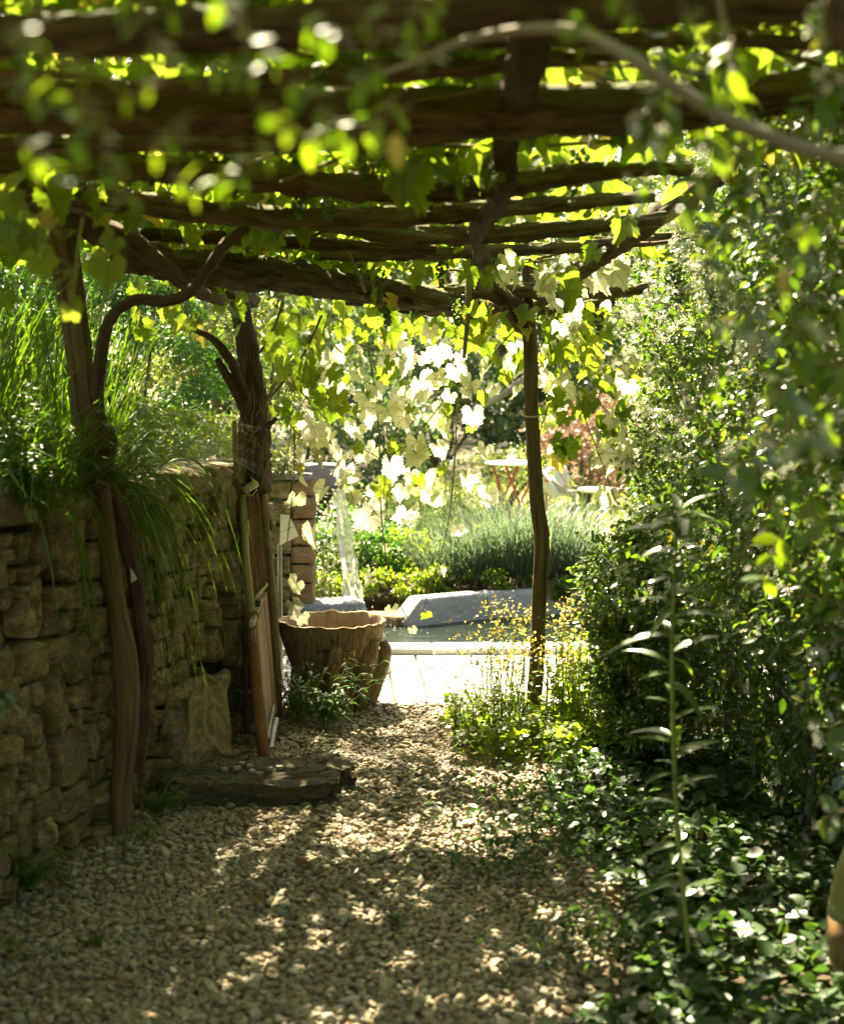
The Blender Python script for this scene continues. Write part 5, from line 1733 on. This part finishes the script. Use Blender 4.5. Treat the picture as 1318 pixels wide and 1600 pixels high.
for i, (x, y, h, lb) in enumerate(((-1.27, 4.6, 0.34, 'bushy nettle like plant on the wall top at the left edge'), (-1.36, 4.75, 0.42, 'taller nettle like plant behind the wall edge at the left'), (-1.22, 4.48, 0.22, 'low nettle like plant drooping over the nearest wall stones'),
                                   (-1.22, 5.35, 0.25, 'small broad leaved plant on the wall beside the pole'))):
    stem_plant((x, y, WALLH - 0.06), h, 18, 0.062, 'nettle', lb, group='leafy plants on the terrace edge', stems=11, spread=0.4, shape='oval', srad=0.003)
def arcs(parent, base, hx, hy, rise, fall, w, mat, name='hanging_blades', n=9):
    base = np.asarray(base, float); m = len(base); o0 = np.array(wl(parent))
    hd_ = np.stack([hx, hy, np.zeros(m)], 1)
    sdv = np.stack([-hy, hx, np.zeros(m)], 1); sdv /= np.linalg.norm(sdv, axis=1, keepdims=True) + 1e-6
    sdv += rng.normal(size=(m, 3)) * 0.5
    Vs = []
    for i in range(n + 1):
        u = i / n
        p = base + hd_ * (u ** 0.75) + np.array([0, 0, 1.0]) * (rise * 4 * u * (1 - u * 0.75) * 0.6 - fall * u ** 2.3)[:, None]
        ww = (w * (1 - u ** 3) * min(1, 0.4 + u * 3))[:, None]
        Vs += [p - sdv * ww * .5, p + sdv * ww * .5]
    V = np.stack(Vs, 1) - o0
    T = np.array([t for i in range(n) for t in ((2 * i, 2 * i + 1, 2 * i + 3), (2 * i, 2 * i + 3, 2 * i + 2))])
    K = 2 * (n + 1)
    TT = (T[None] + (np.arange(m) * K)[:, None, None]).reshape(-1, 3)
    me = mesh_np(name, V.reshape(-1, 3), TT, M[mat], gc=np.zeros((m * K, 3)), rnd=np.repeat(rng.random(m), K))
    o = bpy.data.objects.new(name, me); link(o, parent); o['kind'] = 'stuff'
    return o


o = thing('grass_tuft', (-1.2, 5.3, WALLH - 0.05), 'long green grass hanging down over the wall face right of the near pole', 'grass', 'arching grasses on the terrace')
k = 120
b_ = np.stack([rng.normal(size=k) * .06 - 1.22, rng.uniform(5.1, 5.75, k), np.full(k, WALLH - 0.06)], 1)
arcs(o, b_, rng.uniform(0.16, 0.48, k), rng.uniform(-0.15, 0.45, k), rng.uniform(0.05, 0.32, k), rng.uniform(0.25, 1.05, k), rng.uniform(.004, .009, k), 'sedge')
o = thing('grass_tuft', (-1.3, 4.6, WALLH - 0.05), 'few long grass blades hanging over the wall left of the near pole', 'grass', 'arching grasses on the terrace')
k = 34
b_ = np.stack([rng.normal(size=k) * .05 - 1.28, rng.uniform(4.5, 5.0, k), np.full(k, WALLH - 0.06)], 1)
arcs(o, b_, rng.uniform(0.08, 0.25, k), rng.uniform(-0.1, 0.4, k), rng.uniform(0.05, 0.25, k), rng.uniform(0.2, 0.8, k), rng.uniform(.006, .01, k), 'sedge')
bush('tree', 'unseen leafy tree added to shade the back of the terrace', 'tree', (-3.0, 11.0, 5.1), (2.2, 1.9, 1.5), 9000, 'shrub_far', 'flake', (0.07, 0.12), 80, 0.45, trunkr=0.12, group='trees at the back of the garden')  # crown stands out of view, added to shade the terrace planting
bush('terrace_shrub', 'bright green fine leaved shrub glowing behind the terrace grass', 'shrub', (-1.62, 7.9, 1.75), (0.62, 0.55, 0.68), 11000, 'nettle', 'small', (0.025, 0.05), 110, 0.12, base=1.1, trunkr=0.015, flowers=50, fsize=0.012)
bush('terrace_shrub', 'dark leafy shrub filling the back left of the terrace', 'shrub', (-2.5, 7.2, 1.75), (0.8, 0.6, 0.8), 9000, 'nettle', 'small', (0.03, 0.06), 110, 0.14, base=1.1, trunkr=0.02)
bush('terrace_shrub', 'shrub with pale leaves behind the left vine stump', 'shrub', (-1.25, 9.4, 1.5), (0.55, 0.5, 0.75), 7000, 'shrub_pale', 'small', (0.03, 0.055), 90, 0.13, base=0.2, trunkr=0.02)
bush('terrace_shrub', 'tall green shrub at the far left behind the near pole', 'shrub', (-2.3, 5.6, 1.9), (0.55, 0.7, 0.75), 7000, 'nettle', 'small', (0.025, 0.05), 90, 0.14, base=1.1, trunkr=0.02)
bush('terrace_shrub', 'low sunny shrub on the wall end behind the thin dark pole', 'shrub', (-1.28, 7.3, 1.30), (0.38, 0.4, 0.22), 3600, 'border', 'small', (0.02, 0.04), 60, 0.08, base=1.1, trunkr=0.008)

# little ferns and tufts on the wall and at its foot
for (px, py, Y, n_, L_, mt, lb) in ((118, 975, 4.92, 60, 0.07, 'border', 'small bright green tuft growing from a joint of the stone wall'), (135, 1140, 4.9, 40, 0.07, 'nettle', 'tiny dark fern in a low joint of the stone wall'),
                                    (365, 860, 6.5, 40, 0.05, 'nettle', 'small moss like tuft on the wall by the thin dark pole')):
    o = thing('wall_plant', P(px, py, Y), lb, 'plant', 'small plants in the wall')
    c = np.array(P(px, py, Y)) + rng.normal(size=(n_ * 3, 3)) * [L_ * .5, L_ * .3, L_ * .7]
    leaves(o, 'small', mt, c, rdir(n_ * 3), rdir(n_ * 3, .5), rng.uniform(.008, .018, n_ * 3))
for (px, py, L_, lb) in ((20, 1400, 0.26, 'dark fern at the foot of the wall at the left edge'), (-20, 1290, 0.30, 'dark fern growing against the wall above the left edge fern'), (65, 1350, 0.16, 'small fern sprig at the wall foot'), (240, 1275, 0.18, 'dark bushy fern between the near pole and the step stone'), (265, 1265, 0.10, 'low dark tuft at the near corner of the step stone')):
    g = G(px, py)
    o = thing('fern', g, lb, 'fern', 'ferns at the foot of the wall')
    for k in range(13):
        a = random.uniform(-2.4, 1.0)
        e = g + Vector((math.cos(a) * L_ * .8, math.sin(a) * L_ * .5, L_ * random.uniform(.2, .75)))
        mid = g.lerp(e, .55) + Vector((0, 0, L_ * .3))
        pts_ = [g, mid, e]
        fr = MB().tube(pts_, [0.002, 0.0015, 0.001], 4, 4).build('frond', M['cane'], o)
        Pp, A, N, sc_ = [], [], [], []
        for i in range(22):
            u = 0.15 + 0.85 * i / 22
            q = g * (1 - u) ** 2 + mid * 2 * u * (1 - u) + e * u * u
            t_ = (e - g).normalized(); s_ = t_.cross(UP) * (1 if i % 2 else -1)
            Pp.append(q); A.append(s_ + t_ * .4); N.append(UP); sc_.append(L_ * .22 * (1.1 - u))
        leaves(fr, 'lance', 'nettle', Pp, A, N, sc_, mass='leaflets')
sg = P(-2, 1090, 3.2)
o = thing('spiky_plant', (sg.x, sg.y, 0), 'grey green spiky rosette on a thin stem at the left edge', 'plant')
MB().tube([(sg.x - 0.22, sg.y, 0), (sg.x - 0.14, sg.y, 0.45), sg], 0.006, 6, 4).build('stem', M['cane'], o)
d = rdir(26) + np.array([0.15, -0.3, 0]); k = 26
leaves(o, 'lance', 'agave', np.tile(np.array(sg), (k, 1)), d, rdir(k, 1), rng.uniform(0.05, 0.085, k), single=26)


# ================================================================ THE BIG JASMINE HEDGE ON THE RIGHT
hd = thing('jasmine_hedge', (1.5, 5.0, 0), 'huge white flowered star jasmine hedge filling the whole right side of the path', 'hedge')


def face(Y, z):
    x = np.interp(Y, [1.5, 3.0, 3.8, 4.6, 5.2, 5.8, 6.3, 6.9, 7.4, 8.2], [1.05, 1.16, 1.20, 1.19, 1.12, 0.98, 0.86, 0.92, 1.02, 1.3])
    low = np.clip((0.75 - z) / 0.75, 0, 1)
    x = x + low * np.interp(Y, [3, 4.5, 5.5, 6.3, 7], [0.55, 0.50, 0.36, 0.16, 0.1])
    x = x + 0.20 * np.exp(-((z - 1.32) / 0.32) ** 2) * np.interp(Y, [5.0, 5.8, 7.4], [0, 1, 1])
    x = x + np.clip(z - 1.15, 0, 1.2) * np.interp(Y, [3, 5, 6, 7, 8], [-0.12, -0.05, 0.22, 0.22, 0.3])
    return x


def hedge_pts(n, depth, Yr=(2.6, 8.0), zr=(0.05, 2.75)):
    Y = rng.uniform(Yr[0], Yr[1], n); z = rng.uniform(zr[0], zr[1], n)
    x = face(Y, z)
    cl = np.array([nz((y * 2.2, zz * 2.6, 0.0)) + 0.5 * nz((y * 6, zz * 6, 4.0)) for y, zz in zip(Y, z)])
    x = x - cl * 0.34 + rng.exponential(depth, n) - 0.03
    return np.stack([x, Y, z], 1), cl


n_ = 50000
Pp, cl = hedge_pts(n_, 0.10)
Pp += rng.normal(size=Pp.shape) * 0.02
A = rdir(n_, -0.35) + np.array([-0.5, -0.25, 0.1]); N_ = rdir(n_, 1.3) + np.array([-0.3, -0.1, 0.2])
leaves(hd, 'small', 'jasmine', Pp, A, N_, rng.uniform(0.026, 0.050, n_) * np.interp(Pp[:, 1], [3, 6], [1.35, 1.0]), single=220, mass='foliage')
# the deep inner mass, set back
n2 = 16000
Pi, _ = hedge_pts(n2, 0.25); Pi[:, 0] += 0.28
leaves(hd, 'flake', 'jasmine', Pi, rdir(n2, -.3), rdir(n2, 1), rng.uniform(0.04, 0.07, n2), mass='inner_foliage')
nb = 22000
Pb = np.stack([rng.uniform(1.3, 3.0, nb), rng.uniform(1.8, 8.0, nb), rng.uniform(0.1, 3.2, nb)], 1)
leaves(hd, 'flake', 'jasmine', Pb, rdir(nb, -.3), rdir(nb, 1), rng.uniform(0.06, 0.10, nb), mass='inner_foliage')
# white star flowers, thick in the upper part
fl = []
C, _ = hedge_pts(520, 0.03, (4.8, 7.8), (1.25, 2.5))
C2, _ = hedge_pts(130, 0.03, (3.0, 5.6), (0.9, 2.4))
C3, _ = hedge_pts(40, 0.03, (4.0, 6.5), (0.1, 1.0))
C = np.concatenate([C, C2, C3])
C[:, 0] -= 0.05
Pf = np.repeat(C, 7, axis=0) + rng.normal(size=(len(C) * 7, 3)) * 0.022
k = len(Pf)
leaves(hd, 'flower', 'petal', Pf, rdir(k), rdir(k, 0.4) + np.array([-0.5, -0.9, 0]), rng.uniform(0.010, 0.016, k), mass='flowers')
mb = MB()
for i in range(90):
    y = random.uniform(3, 7.6); b = Vector((1.55 + random.uniform(-.2, .4), y, 0))
    z = random.uniform(0.6, 2.4)
    e = Vector((float(face(y, z)) + random.uniform(-.02, .15), y + random.uniform(-.5, .5), z))
    mb.tube([b, (b + e) / 2 + Vector((0.1, random.uniform(-.2, .2), 0.1)), e], [0.014, 0.009, 0.003], 5, 4, .2)
mb.build('stems', M['grey_branch'], hd, kind='stuff')
# bulging fine leaved shrub lit by the sun between hedge and pond (px 880-1010, py 740-1000)
bush('sunlit_shrub', 'glossy sunlit shrub bulging out of the hedge beside the pond', 'shrub', (0.90, 6.15, 0.72), (0.22, 0.35, 0.34), 6000, 'jasmine', 'small', (0.022, 0.04), 70, 0.09, base=0.0, trunkr=0.008, single=120)
bush('sunlit_shrub', 'yellow green bushy growth low between the right post and the hedge', 'shrub', (0.86, 6.65, 0.20), (0.28, 0.28, 0.20), 3000, 'border', 'small', (0.022, 0.045), 50, 0.08, base=0.0, trunkr=0.005, single=80)

bush('sunlit_shrub', 'leafy growth filling the foot of the hedge beside the pond paving', 'shrub', (0.98, 6.1, 0.36), (0.20, 0.45, 0.36), 5200, 'jasmine', 'small', (0.025, 0.045), 60, 0.10, base=0.0, trunkr=0.006, single=60)

# ---------------------------------------------------------------- sprays close to the camera
def spray(parent, pts, nl, size, mat='near_leaf', r=0.0022, flower=0, smat='cane_brown', shape='oval'):
    W_ = [P(*p) for p in pts]
    tw_ = MB().tube(W_, [r, r * .8, r * .5][:len(W_)] if len(W_) == 3 else r, 5, 5, .1).build('twig', M[smat], parent)
    Pp, A, N, sc_ = [], [], [], []
    m = len(W_)
    for i in range(nl):
        u = (i // 2 * 2 + 1) / nl * (m - 1)
        u = min(u, m - 1.001)
        j = int(u); q = W_[j].lerp(W_[j + 1], u - j); t_ = (W_[j + 1] - W_[j]).normalized()
        s_ = t_.cross(Vector((0.2, -1, 0.3))).normalized() * (1 if i % 2 else -1)
        Pp.append(q); A.append(s_ + t_ * 0.5 + Vector((random.uniform(-.4, .4), random.uniform(-.4, .4), random.uniform(-.7, .2))))
        N.append(Vector((random.uniform(-.5, .5), random.uniform(-.9, .1), random.uniform(.2, 1.2)))); sc_.append(size * random.uniform(.6, 1.15))
    leaves(tw_, shape, mat, Pp, A, N, sc_, single=nl)
    if flower:
        e = np.array(W_[-1]); k = flower
        leaves(tw_, 'flower', 'petal', e + rng.normal(size=(k, 3)) * 0.02, rdir(k), rdir(k) + np.array([0, -1, 0]), rng.uniform(.008, .012, k), mass='flowers')
    return tw_


# right: jasmine arms hanging off the hedge and the pergola
for i in range(95):
    Y = random.uniform(1.8, 3.6)
    x = random.uniform(1020, 1340); y = random.uniform(-40, 820)
    if x < 1060 + (y - 250) * 0.28: continue
    dx = random.uniform(-90, 60); dy = random.uniform(30, 150)
    spray(hd, [(x, y, Y), (x + dx * .5, y + dy * .35, Y - .03), (x + dx, y + dy, Y - .05)], random.randint(6, 9), 0.060 if Y > 2.4 else 0.042, 'near_leaf' if random.random() < .45 else 'jasmine', flower=random.choice((0, 0, 6)))
for (x, y, dx, dy, Y, nl, fl_) in ((1330, 960, -80, -30, 2.9, 6, 0), (1340, 1000, -70, 20, 2.9, 4, 8), (1340, 1130, -50, 10, 2.7, 4, 8), (1345, 1270, -60, 10, 2.6, 5, 6), (1340, 690, -120, 60, 2.8, 8, 8),
                                   (1330, 760, -160, -30, 2.9, 8, 0), (1200, 790, -110, -60, 3.0, 7, 0), (1335, 560, -130, 40, 2.6, 9, 8), (1320, 480, -90, 80, 2.4, 9, 0)):
    spray(hd, [(x, y, Y), (x + dx * .5, y + dy * .5 - 8, Y), (x + dx, y + dy, Y)], nl, 0.058, 'near_leaf' if random.random() < .5 else 'jasmine', flower=fl_)
# the smooth grey arm curving through the upper right
beam([(555, 130, 2.3), (640, 100, 2.2), (720, 68, 2.15), (810, 48, 2.1), (900, 50, 2.05), (980, 88, 2.0), (1090, 160, 2.0), (1180, 205, 2.0), (1280, 238, 2.0), (1400, 260, 2.0)], [3, 6, 8.5, 9, 10, 10.5, 11, 11, 12, 12],
     'grey_branch', name='branch', parent=hd, seg=12, ridge=0, rough=0.08)
beam([(1120, -20, 2.2), (1140, 90, 2.15), (1150, 140, 2.1)], [6, 6, 5], 'grey_branch', name='branch', parent=hd, seg=10, ridge=0, rough=0.08)
beam([(858, 88, 2.6), (910, 110, 2.6), (960, 130, 2.6)], 2.5, 'cane_brown', name='branch', parent=hd, seg=7, ridge=0, rough=0.1)
beam([(1330, -60, 1.6), (1312, 20, 1.6), (1318, 80, 1.6)], [40, 30, 10], 'log_dark', name='branch', parent=hd, seg=12)
# left and centre: a climber hanging from the near logs
cl_ = thing('climber', (-0.3, 1.6, 2.1), 'blurred green climber hanging close in front of the camera at the top left', 'climber')
rs_ = [(120, 150, 40, 60, 1.25), (20, 130, 70, 50, 1.35), (230, 60, 50, 60, 1.3), (300, 180, -60, 60, 1.3), (400, 160, 60, 50, 1.35), (470, 40, 60, 30, 1.4), (560, 20, 60, 60, 1.45), (340, -10, 30, 60, 1.3),
       (190, -20, 40, 70, 1.3), (70, -20, -40, 90, 1.3), (30, 220, 60, 60, 1.4), (640, 60, 40, 40, 1.5), (430, 230, -80, 60, 1.5), (160, 230, 40, 90, 1.45), (540, 190, -60, 30, 1.6), (620, 150, -50, 60, 1.6),
       (270, 280, 60, 30, 1.5), (700, -10, -60, 40, 1.5), (960, -20, 20, 50, 1.5), (1060, 10, 60, 60, 1.4), (880, 20, 30, 30, 1.6), (20, 40, 40, 40, 1.2), (330, 100, 70, 20, 1.35), (250, 130, -70, 20, 1.3),
       (380, 60, 60, 50, 1.4), (450, 120, 60, 60, 1.5), (90, 90, 60, 30, 1.25), (600, 100, -50, 40, 1.5)]
for (x, y, dx, dy, Y) in rs_:
    spray(cl_, [(x, y, Y), (x + dx * .5, y + dy * .4, Y), (x + dx, y + dy, Y)], random.randint(4, 7), 0.018 * Y, 'near_leaf')
for (x, y, a0, Y, sz) in ((108, 215, 0.5, 1.2, 0.030), (438, 190, -1.4, 1.3, 0.022), (616, 205, 0.1, 1.7, 0.045), (980, 18, 0, 1.6, 0.024), (1222, 415, 0.1, 1.9, 0.04), (268, 20, .2, 1.4, .02)):
    tip = Vector((math.sin(a0), 0.1, -math.cos(a0)))
    leaves(cl_, 'oval', 'bract' if x in (616, 1222) else 'near_leaf', [P(x, y, Y)], [tip], [Vector((.3, -1, .3))], [sz], single=1)
spray(cl_, [(640, 165, 1.7), (600, 190, 1.68), (540, 210, 1.66)], 5, 0.045, 'near_leaf')

# ================================================================ THE TALL STALK AT THE RIGHT
lb_ = G(1078, 1520)
ly = thing('tall_stalk_plant', lb_, 'tall single stalk with drooping narrow leaf pairs in front of the dark hedge', 'plant')
YL = lb_.y
path = [(1078, 1520), (1070, 1430), (1060, 1330), (1054, 1230), (1051, 1130), (1049, 1030), (1051, 940), (1056, 860), (1060, 805)]
Wp = [P(x, y, YL - 0.02 * i * 0.3) for i, (x, y) in enumerate(path)]
stalk = MB().tube(Wp, [0.0075, 0.007, 0.007, 0.0068, 0.0065, 0.006, 0.005, 0.004, 0.003], 9, 6, .06).build('stalk', M['cane'], ly)
Pp, A, N, sc_ = [], [], [], []
nn = 56
for i in range(nn):
    u = (0.13 + 0.84 * i / nn) * (len(Wp) - 1)
    j = int(u); q = Wp[j].lerp(Wp[j + 1], u - j)
    th = i * 1.75 + random.uniform(-.3, .3) + (0 if i % 2 else math.pi)
    e = 0.4 + random.uniform(-.5, .5)
    Pp.append(q); A.append(Vector((math.cos(th), math.sin(th) * .7, e))); N.append(Vector((-.2 * math.cos(th), -.3, 1)))
    sc_.append(random.uniform(0.06, 0.16) * (1.0 if i / nn < .8 else 0.9))
for i in range(20):
    th = i * 2 * math.pi / 20 + random.uniform(-.2, .2)
    Pp.append(Wp[-1] + Vector((0, 0, random.uniform(-.03, .02)))); A.append(Vector((math.cos(th), math.sin(th), 0.35 + random.uniform(-.4, .9)))); N.append(Vector((-.3 * math.cos(th), -.3 * math.sin(th), 1))); sc_.append(random.uniform(.07, .14))
leaves(ly, 'lance', 'lily', Pp, A, N, sc_, single=90)

# ================================================================ GROUND COVER AND SMALL PLANTS
gcv = thing('ground_cover', (0.9, 3.8, 0), 'dark green round leaved ground cover spreading in the lower right corner', 'ground cover')
gcv['kind'] = 'stuff'
n_ = 7500
Y = rng.uniform(2.9, 6.3, n_)
xe = np.interp(Y, [2.9, 3.4, 3.8, 4.3, 4.8, 5.2, 5.8, 6.3], [0.28, 0.40, 0.62, 0.72, 0.62, 0.52, 0.62, 0.66])
X = xe + rng.random(n_) ** 1.25 * 1.15 - 0.03 + rng.normal(size=n_) * 0.03
Z = 0.015 + rng.random(n_) * 0.07 * np.clip((X - xe) * 5, 0.2, 1) * (1 + 0.6 * np.array([nz((x * 3, y * 3, 0)) for x, y in zip(X, Y)]))
leaves(gcv, 'round', 'cover', np.stack([X, Y, Z], 1), rdir(n_) * [1, 1, .3], rdir(n_, 2.6), rng.uniform(0.024, 0.058, n_), single=250)
for (px, py, n_, s_, lb) in ((820, 1362, 260, 0.17, 'low dark creeping patch lying on the gravel at the right'), (905, 1300, 520, 0.24, 'dark glossy low plant at the gravel edge below the hedge'), (880, 1240, 300, 0.17, 'small leafy clump on the gravel below the right post'), (935, 1480, 260, 0.14, 'leafy edge clump beside the sunlit gravel at the lower right')):
    g = G(px, py)
    o = thing('creeping_plant', g, lb, 'plant', 'creeping plants at the gravel edge')
    c = np.array(g) + np.stack([rng.normal(size=n_) * s_, rng.normal(size=n_) * s_ * .8, rng.random(n_) * 0.09 + .01], 1)
    leaves(o, 'oval', 'cover', c, rdir(n_, .3) * [1, 1, .6], rdir(n_, 1.8), rng.uniform(.02, .045, n_), single=60)
# leafy border round the right post
sp_ = [(715, 1160, .22), (735, 1170, .2), (752, 1150, .32), (770, 1160, .42), (790, 1165, .38), (760, 1125, .5), (785, 1130, .52), (812, 1150, .45), (805, 1115, .55), (850, 1150, .42), (872, 1140, .5), (895, 1150, .45), (918, 1160, .42),
       (862, 1100, .48), (888, 1095, .52), (912, 1105, .50), (938, 1140, .5), (950, 1175, .4), (838, 1180, .2), (780, 1185, .15)]
wh = ['at the left corner of', 'low beside', 'rising left of', 'standing left of', 'close left of', 'behind the left part of', 'behind the middle of', 'touching the left of', 'tallest just left of', 'just right of', 'right of', 'dense right of', 'farther right of',
      'behind and right of', 'tall behind and right of', 'far right behind', 'near the hedge right of', 'against the hedge right of', 'in front of', 'small and low in front of']
for (px, py, h), w_ in zip(sp_, wh):
    stem_plant(G(px, py), h, 13, 0.05, 'border', 'sunlit yellow green leafy shoots %s the right pergola post' % w_, group='leafy shoots round the right post', stems=6, spread=.25, shape='lance' if random.random() < .5 else 'oval', single=False,
               head=('bract', 16, 0.03, 0.016) if h > .4 else None, srad=0.0025)
k = 2600
X = rng.uniform(0.10, 0.95, k); Yc = rng.uniform(6.0, 6.9, k)
kp = X > 0.12 + (6.9 - Yc) * 0.10 + rng.normal(size=k) * .05
o = thing('ground_cover', (0.5, 6.4, 0), 'bright low leaves carpeting the ground under the right pergola post', 'ground cover'); o['kind'] = 'stuff'
c = np.stack([X[kp], Yc[kp], rng.random(kp.sum()) * .12 + .01], 1)
leaves(o, 'round', 'border', c, rdir(len(c)) * [1, 1, .4], rdir(len(c), 1.8), rng.uniform(.02, .045, len(c)), single=120)
# bronze flower sprays against the bright paving
for i, (px, py, tx, ty) in enumerate(((735, 1120, 706, 985), (765, 1125, 765, 990), (775, 1120, 800, 1000), (745, 1130, 730, 1010), (800, 1120, 822, 1015), (720, 1150, 690, 1040))):
    a = G(px, py); b = P(tx, ty, a.y + .05)
    o = thing('bronze_spray', a, ['bronze headed thin spray leaning left over the white paving', 'bronze headed thin spray upright over the paving edge', 'bronze headed thin spray left of the right post', 'short bronze headed spray among the shoots left of the post',
                                  'bronze headed spray close beside the right post', 'low bronze sprig farthest left over the paving'][i], 'plant', 'bronze flower sprays before the pond')
    MB().tube([a, a.lerp(b, .5) + Vector((.01, 0, 0)), b], [.003, .0022, .0012], 5, 5, .1).build('stem', M['cane_brown'], o)
    k = 46
    u = rng.random(k) ** .5
    c = np.array(a)[None] * (1 - u[:, None]) + np.array(b)[None] * u[:, None] + rng.normal(size=(k, 3)) * 0.035 * u[:, None]
    leaves(o, 'round', 'bract', c, rdir(k), rdir(k, .4), rng.uniform(.008, .018, k), single=46)
# weeds on the gravel
for (px, py, h, lb) in ((192, 1335, .09, 'small green weed at the foot of the near pole'), (498, 1175, .10, 'yellow green weed on the gravel in front of the planter'), (440, 1145, .07, 'tiny bright sprig beside the lichened post'),
                        (20, 1500, .08, 'small green weed at the lower left edge'), (100, 1385, .05, 'tiny weed on the gravel by the wall'), (810, 1250, .06, 'tiny green weed in the middle right gravel'), (925, 1500, .12, 'bright yellow green seedling in the lower right gravel'),
                        (780, 1260, .04, 'tiny seedling left of the middle right weed'), (150, 1480, .04, 'tiny seedling in the lower left gravel'), (225, 1310, .05, 'small seedling right of the near pole'), (620, 1440, .03, 'tiny seedling in the open gravel')):
    stem_plant(G(px, py), h, 7, 0.045, 'border', lb, group='weeds in the gravel', stems=3, spread=.6, shape='oval', srad=.0018)
k = 420
Yl = rng.uniform(3.0, 7.0, k); Xl = wall_x(Yl) + 0.05 + (0.6 - wall_x(Yl)) * rng.random(k)
cc = np.stack([Xl, Yl, np.full(k, 0.008)], 1)
ll = leaves(None, 'small', 'dead_leaf', cc, rdir(k) * [1, 1, .2], rdir(k, 2.5), rng.uniform(.008, .022, k), mass='leaf_litter')
props(ll, 'small brown leaf scraps scattered among the pebbles', 'leaf litter')
for (px, py, lb) in ((470, 1352, 'large brown dead leaf in the middle of the gravel'), (505, 1365, 'brown dead leaf right of the large one'), (432, 1290, 'yellow brown dead leaf before the step stone'), (520, 1295, 'curled brown leaf below the right end of the step'),
                     (400, 1405, 'brown dead leaf in the central gravel'), (175, 1535, 'reddish dead leaf near the bottom left'), (12, 1500, 'reddish brown dead leaf at the left edge'), (255, 1510, 'orange dead leaf near a sun patch at the bottom'),
                     (955, 1405, 'small brown leaf at the ground cover edge'), (700, 1330, 'small brown leaf right of the path middle'), (560, 1480, 'dead leaf fragment near the bottom middle'), (385, 1345, 'pale yellow fallen leaf on the gravel'),
                     (640, 1250, 'small brown leaf where the sunlit gravel begins'), (905, 1395, 'rusty dead leaf lying by the creeping patch')):
    g = G(px, py, .012)
    me_o = bpy.data.objects.new('fallen_leaf', leaf_mesh('grape' if random.random() < .5 else 'oval', random.randint(0, 2), 'dead_leaf' if 'yellow' not in lb else 'bract'))
    COL.objects.link(me_o)
    me_o.location = g + Vector((0, 0, .006)); me_o.rotation_euler = (random.uniform(-.4, .4), random.uniform(-.4, .4), random.uniform(0, 6))
    me_o.scale = [random.uniform(.022, .04)] * 3
    props(me_o, lb, 'leaf', 'dead leaves on the gravel')
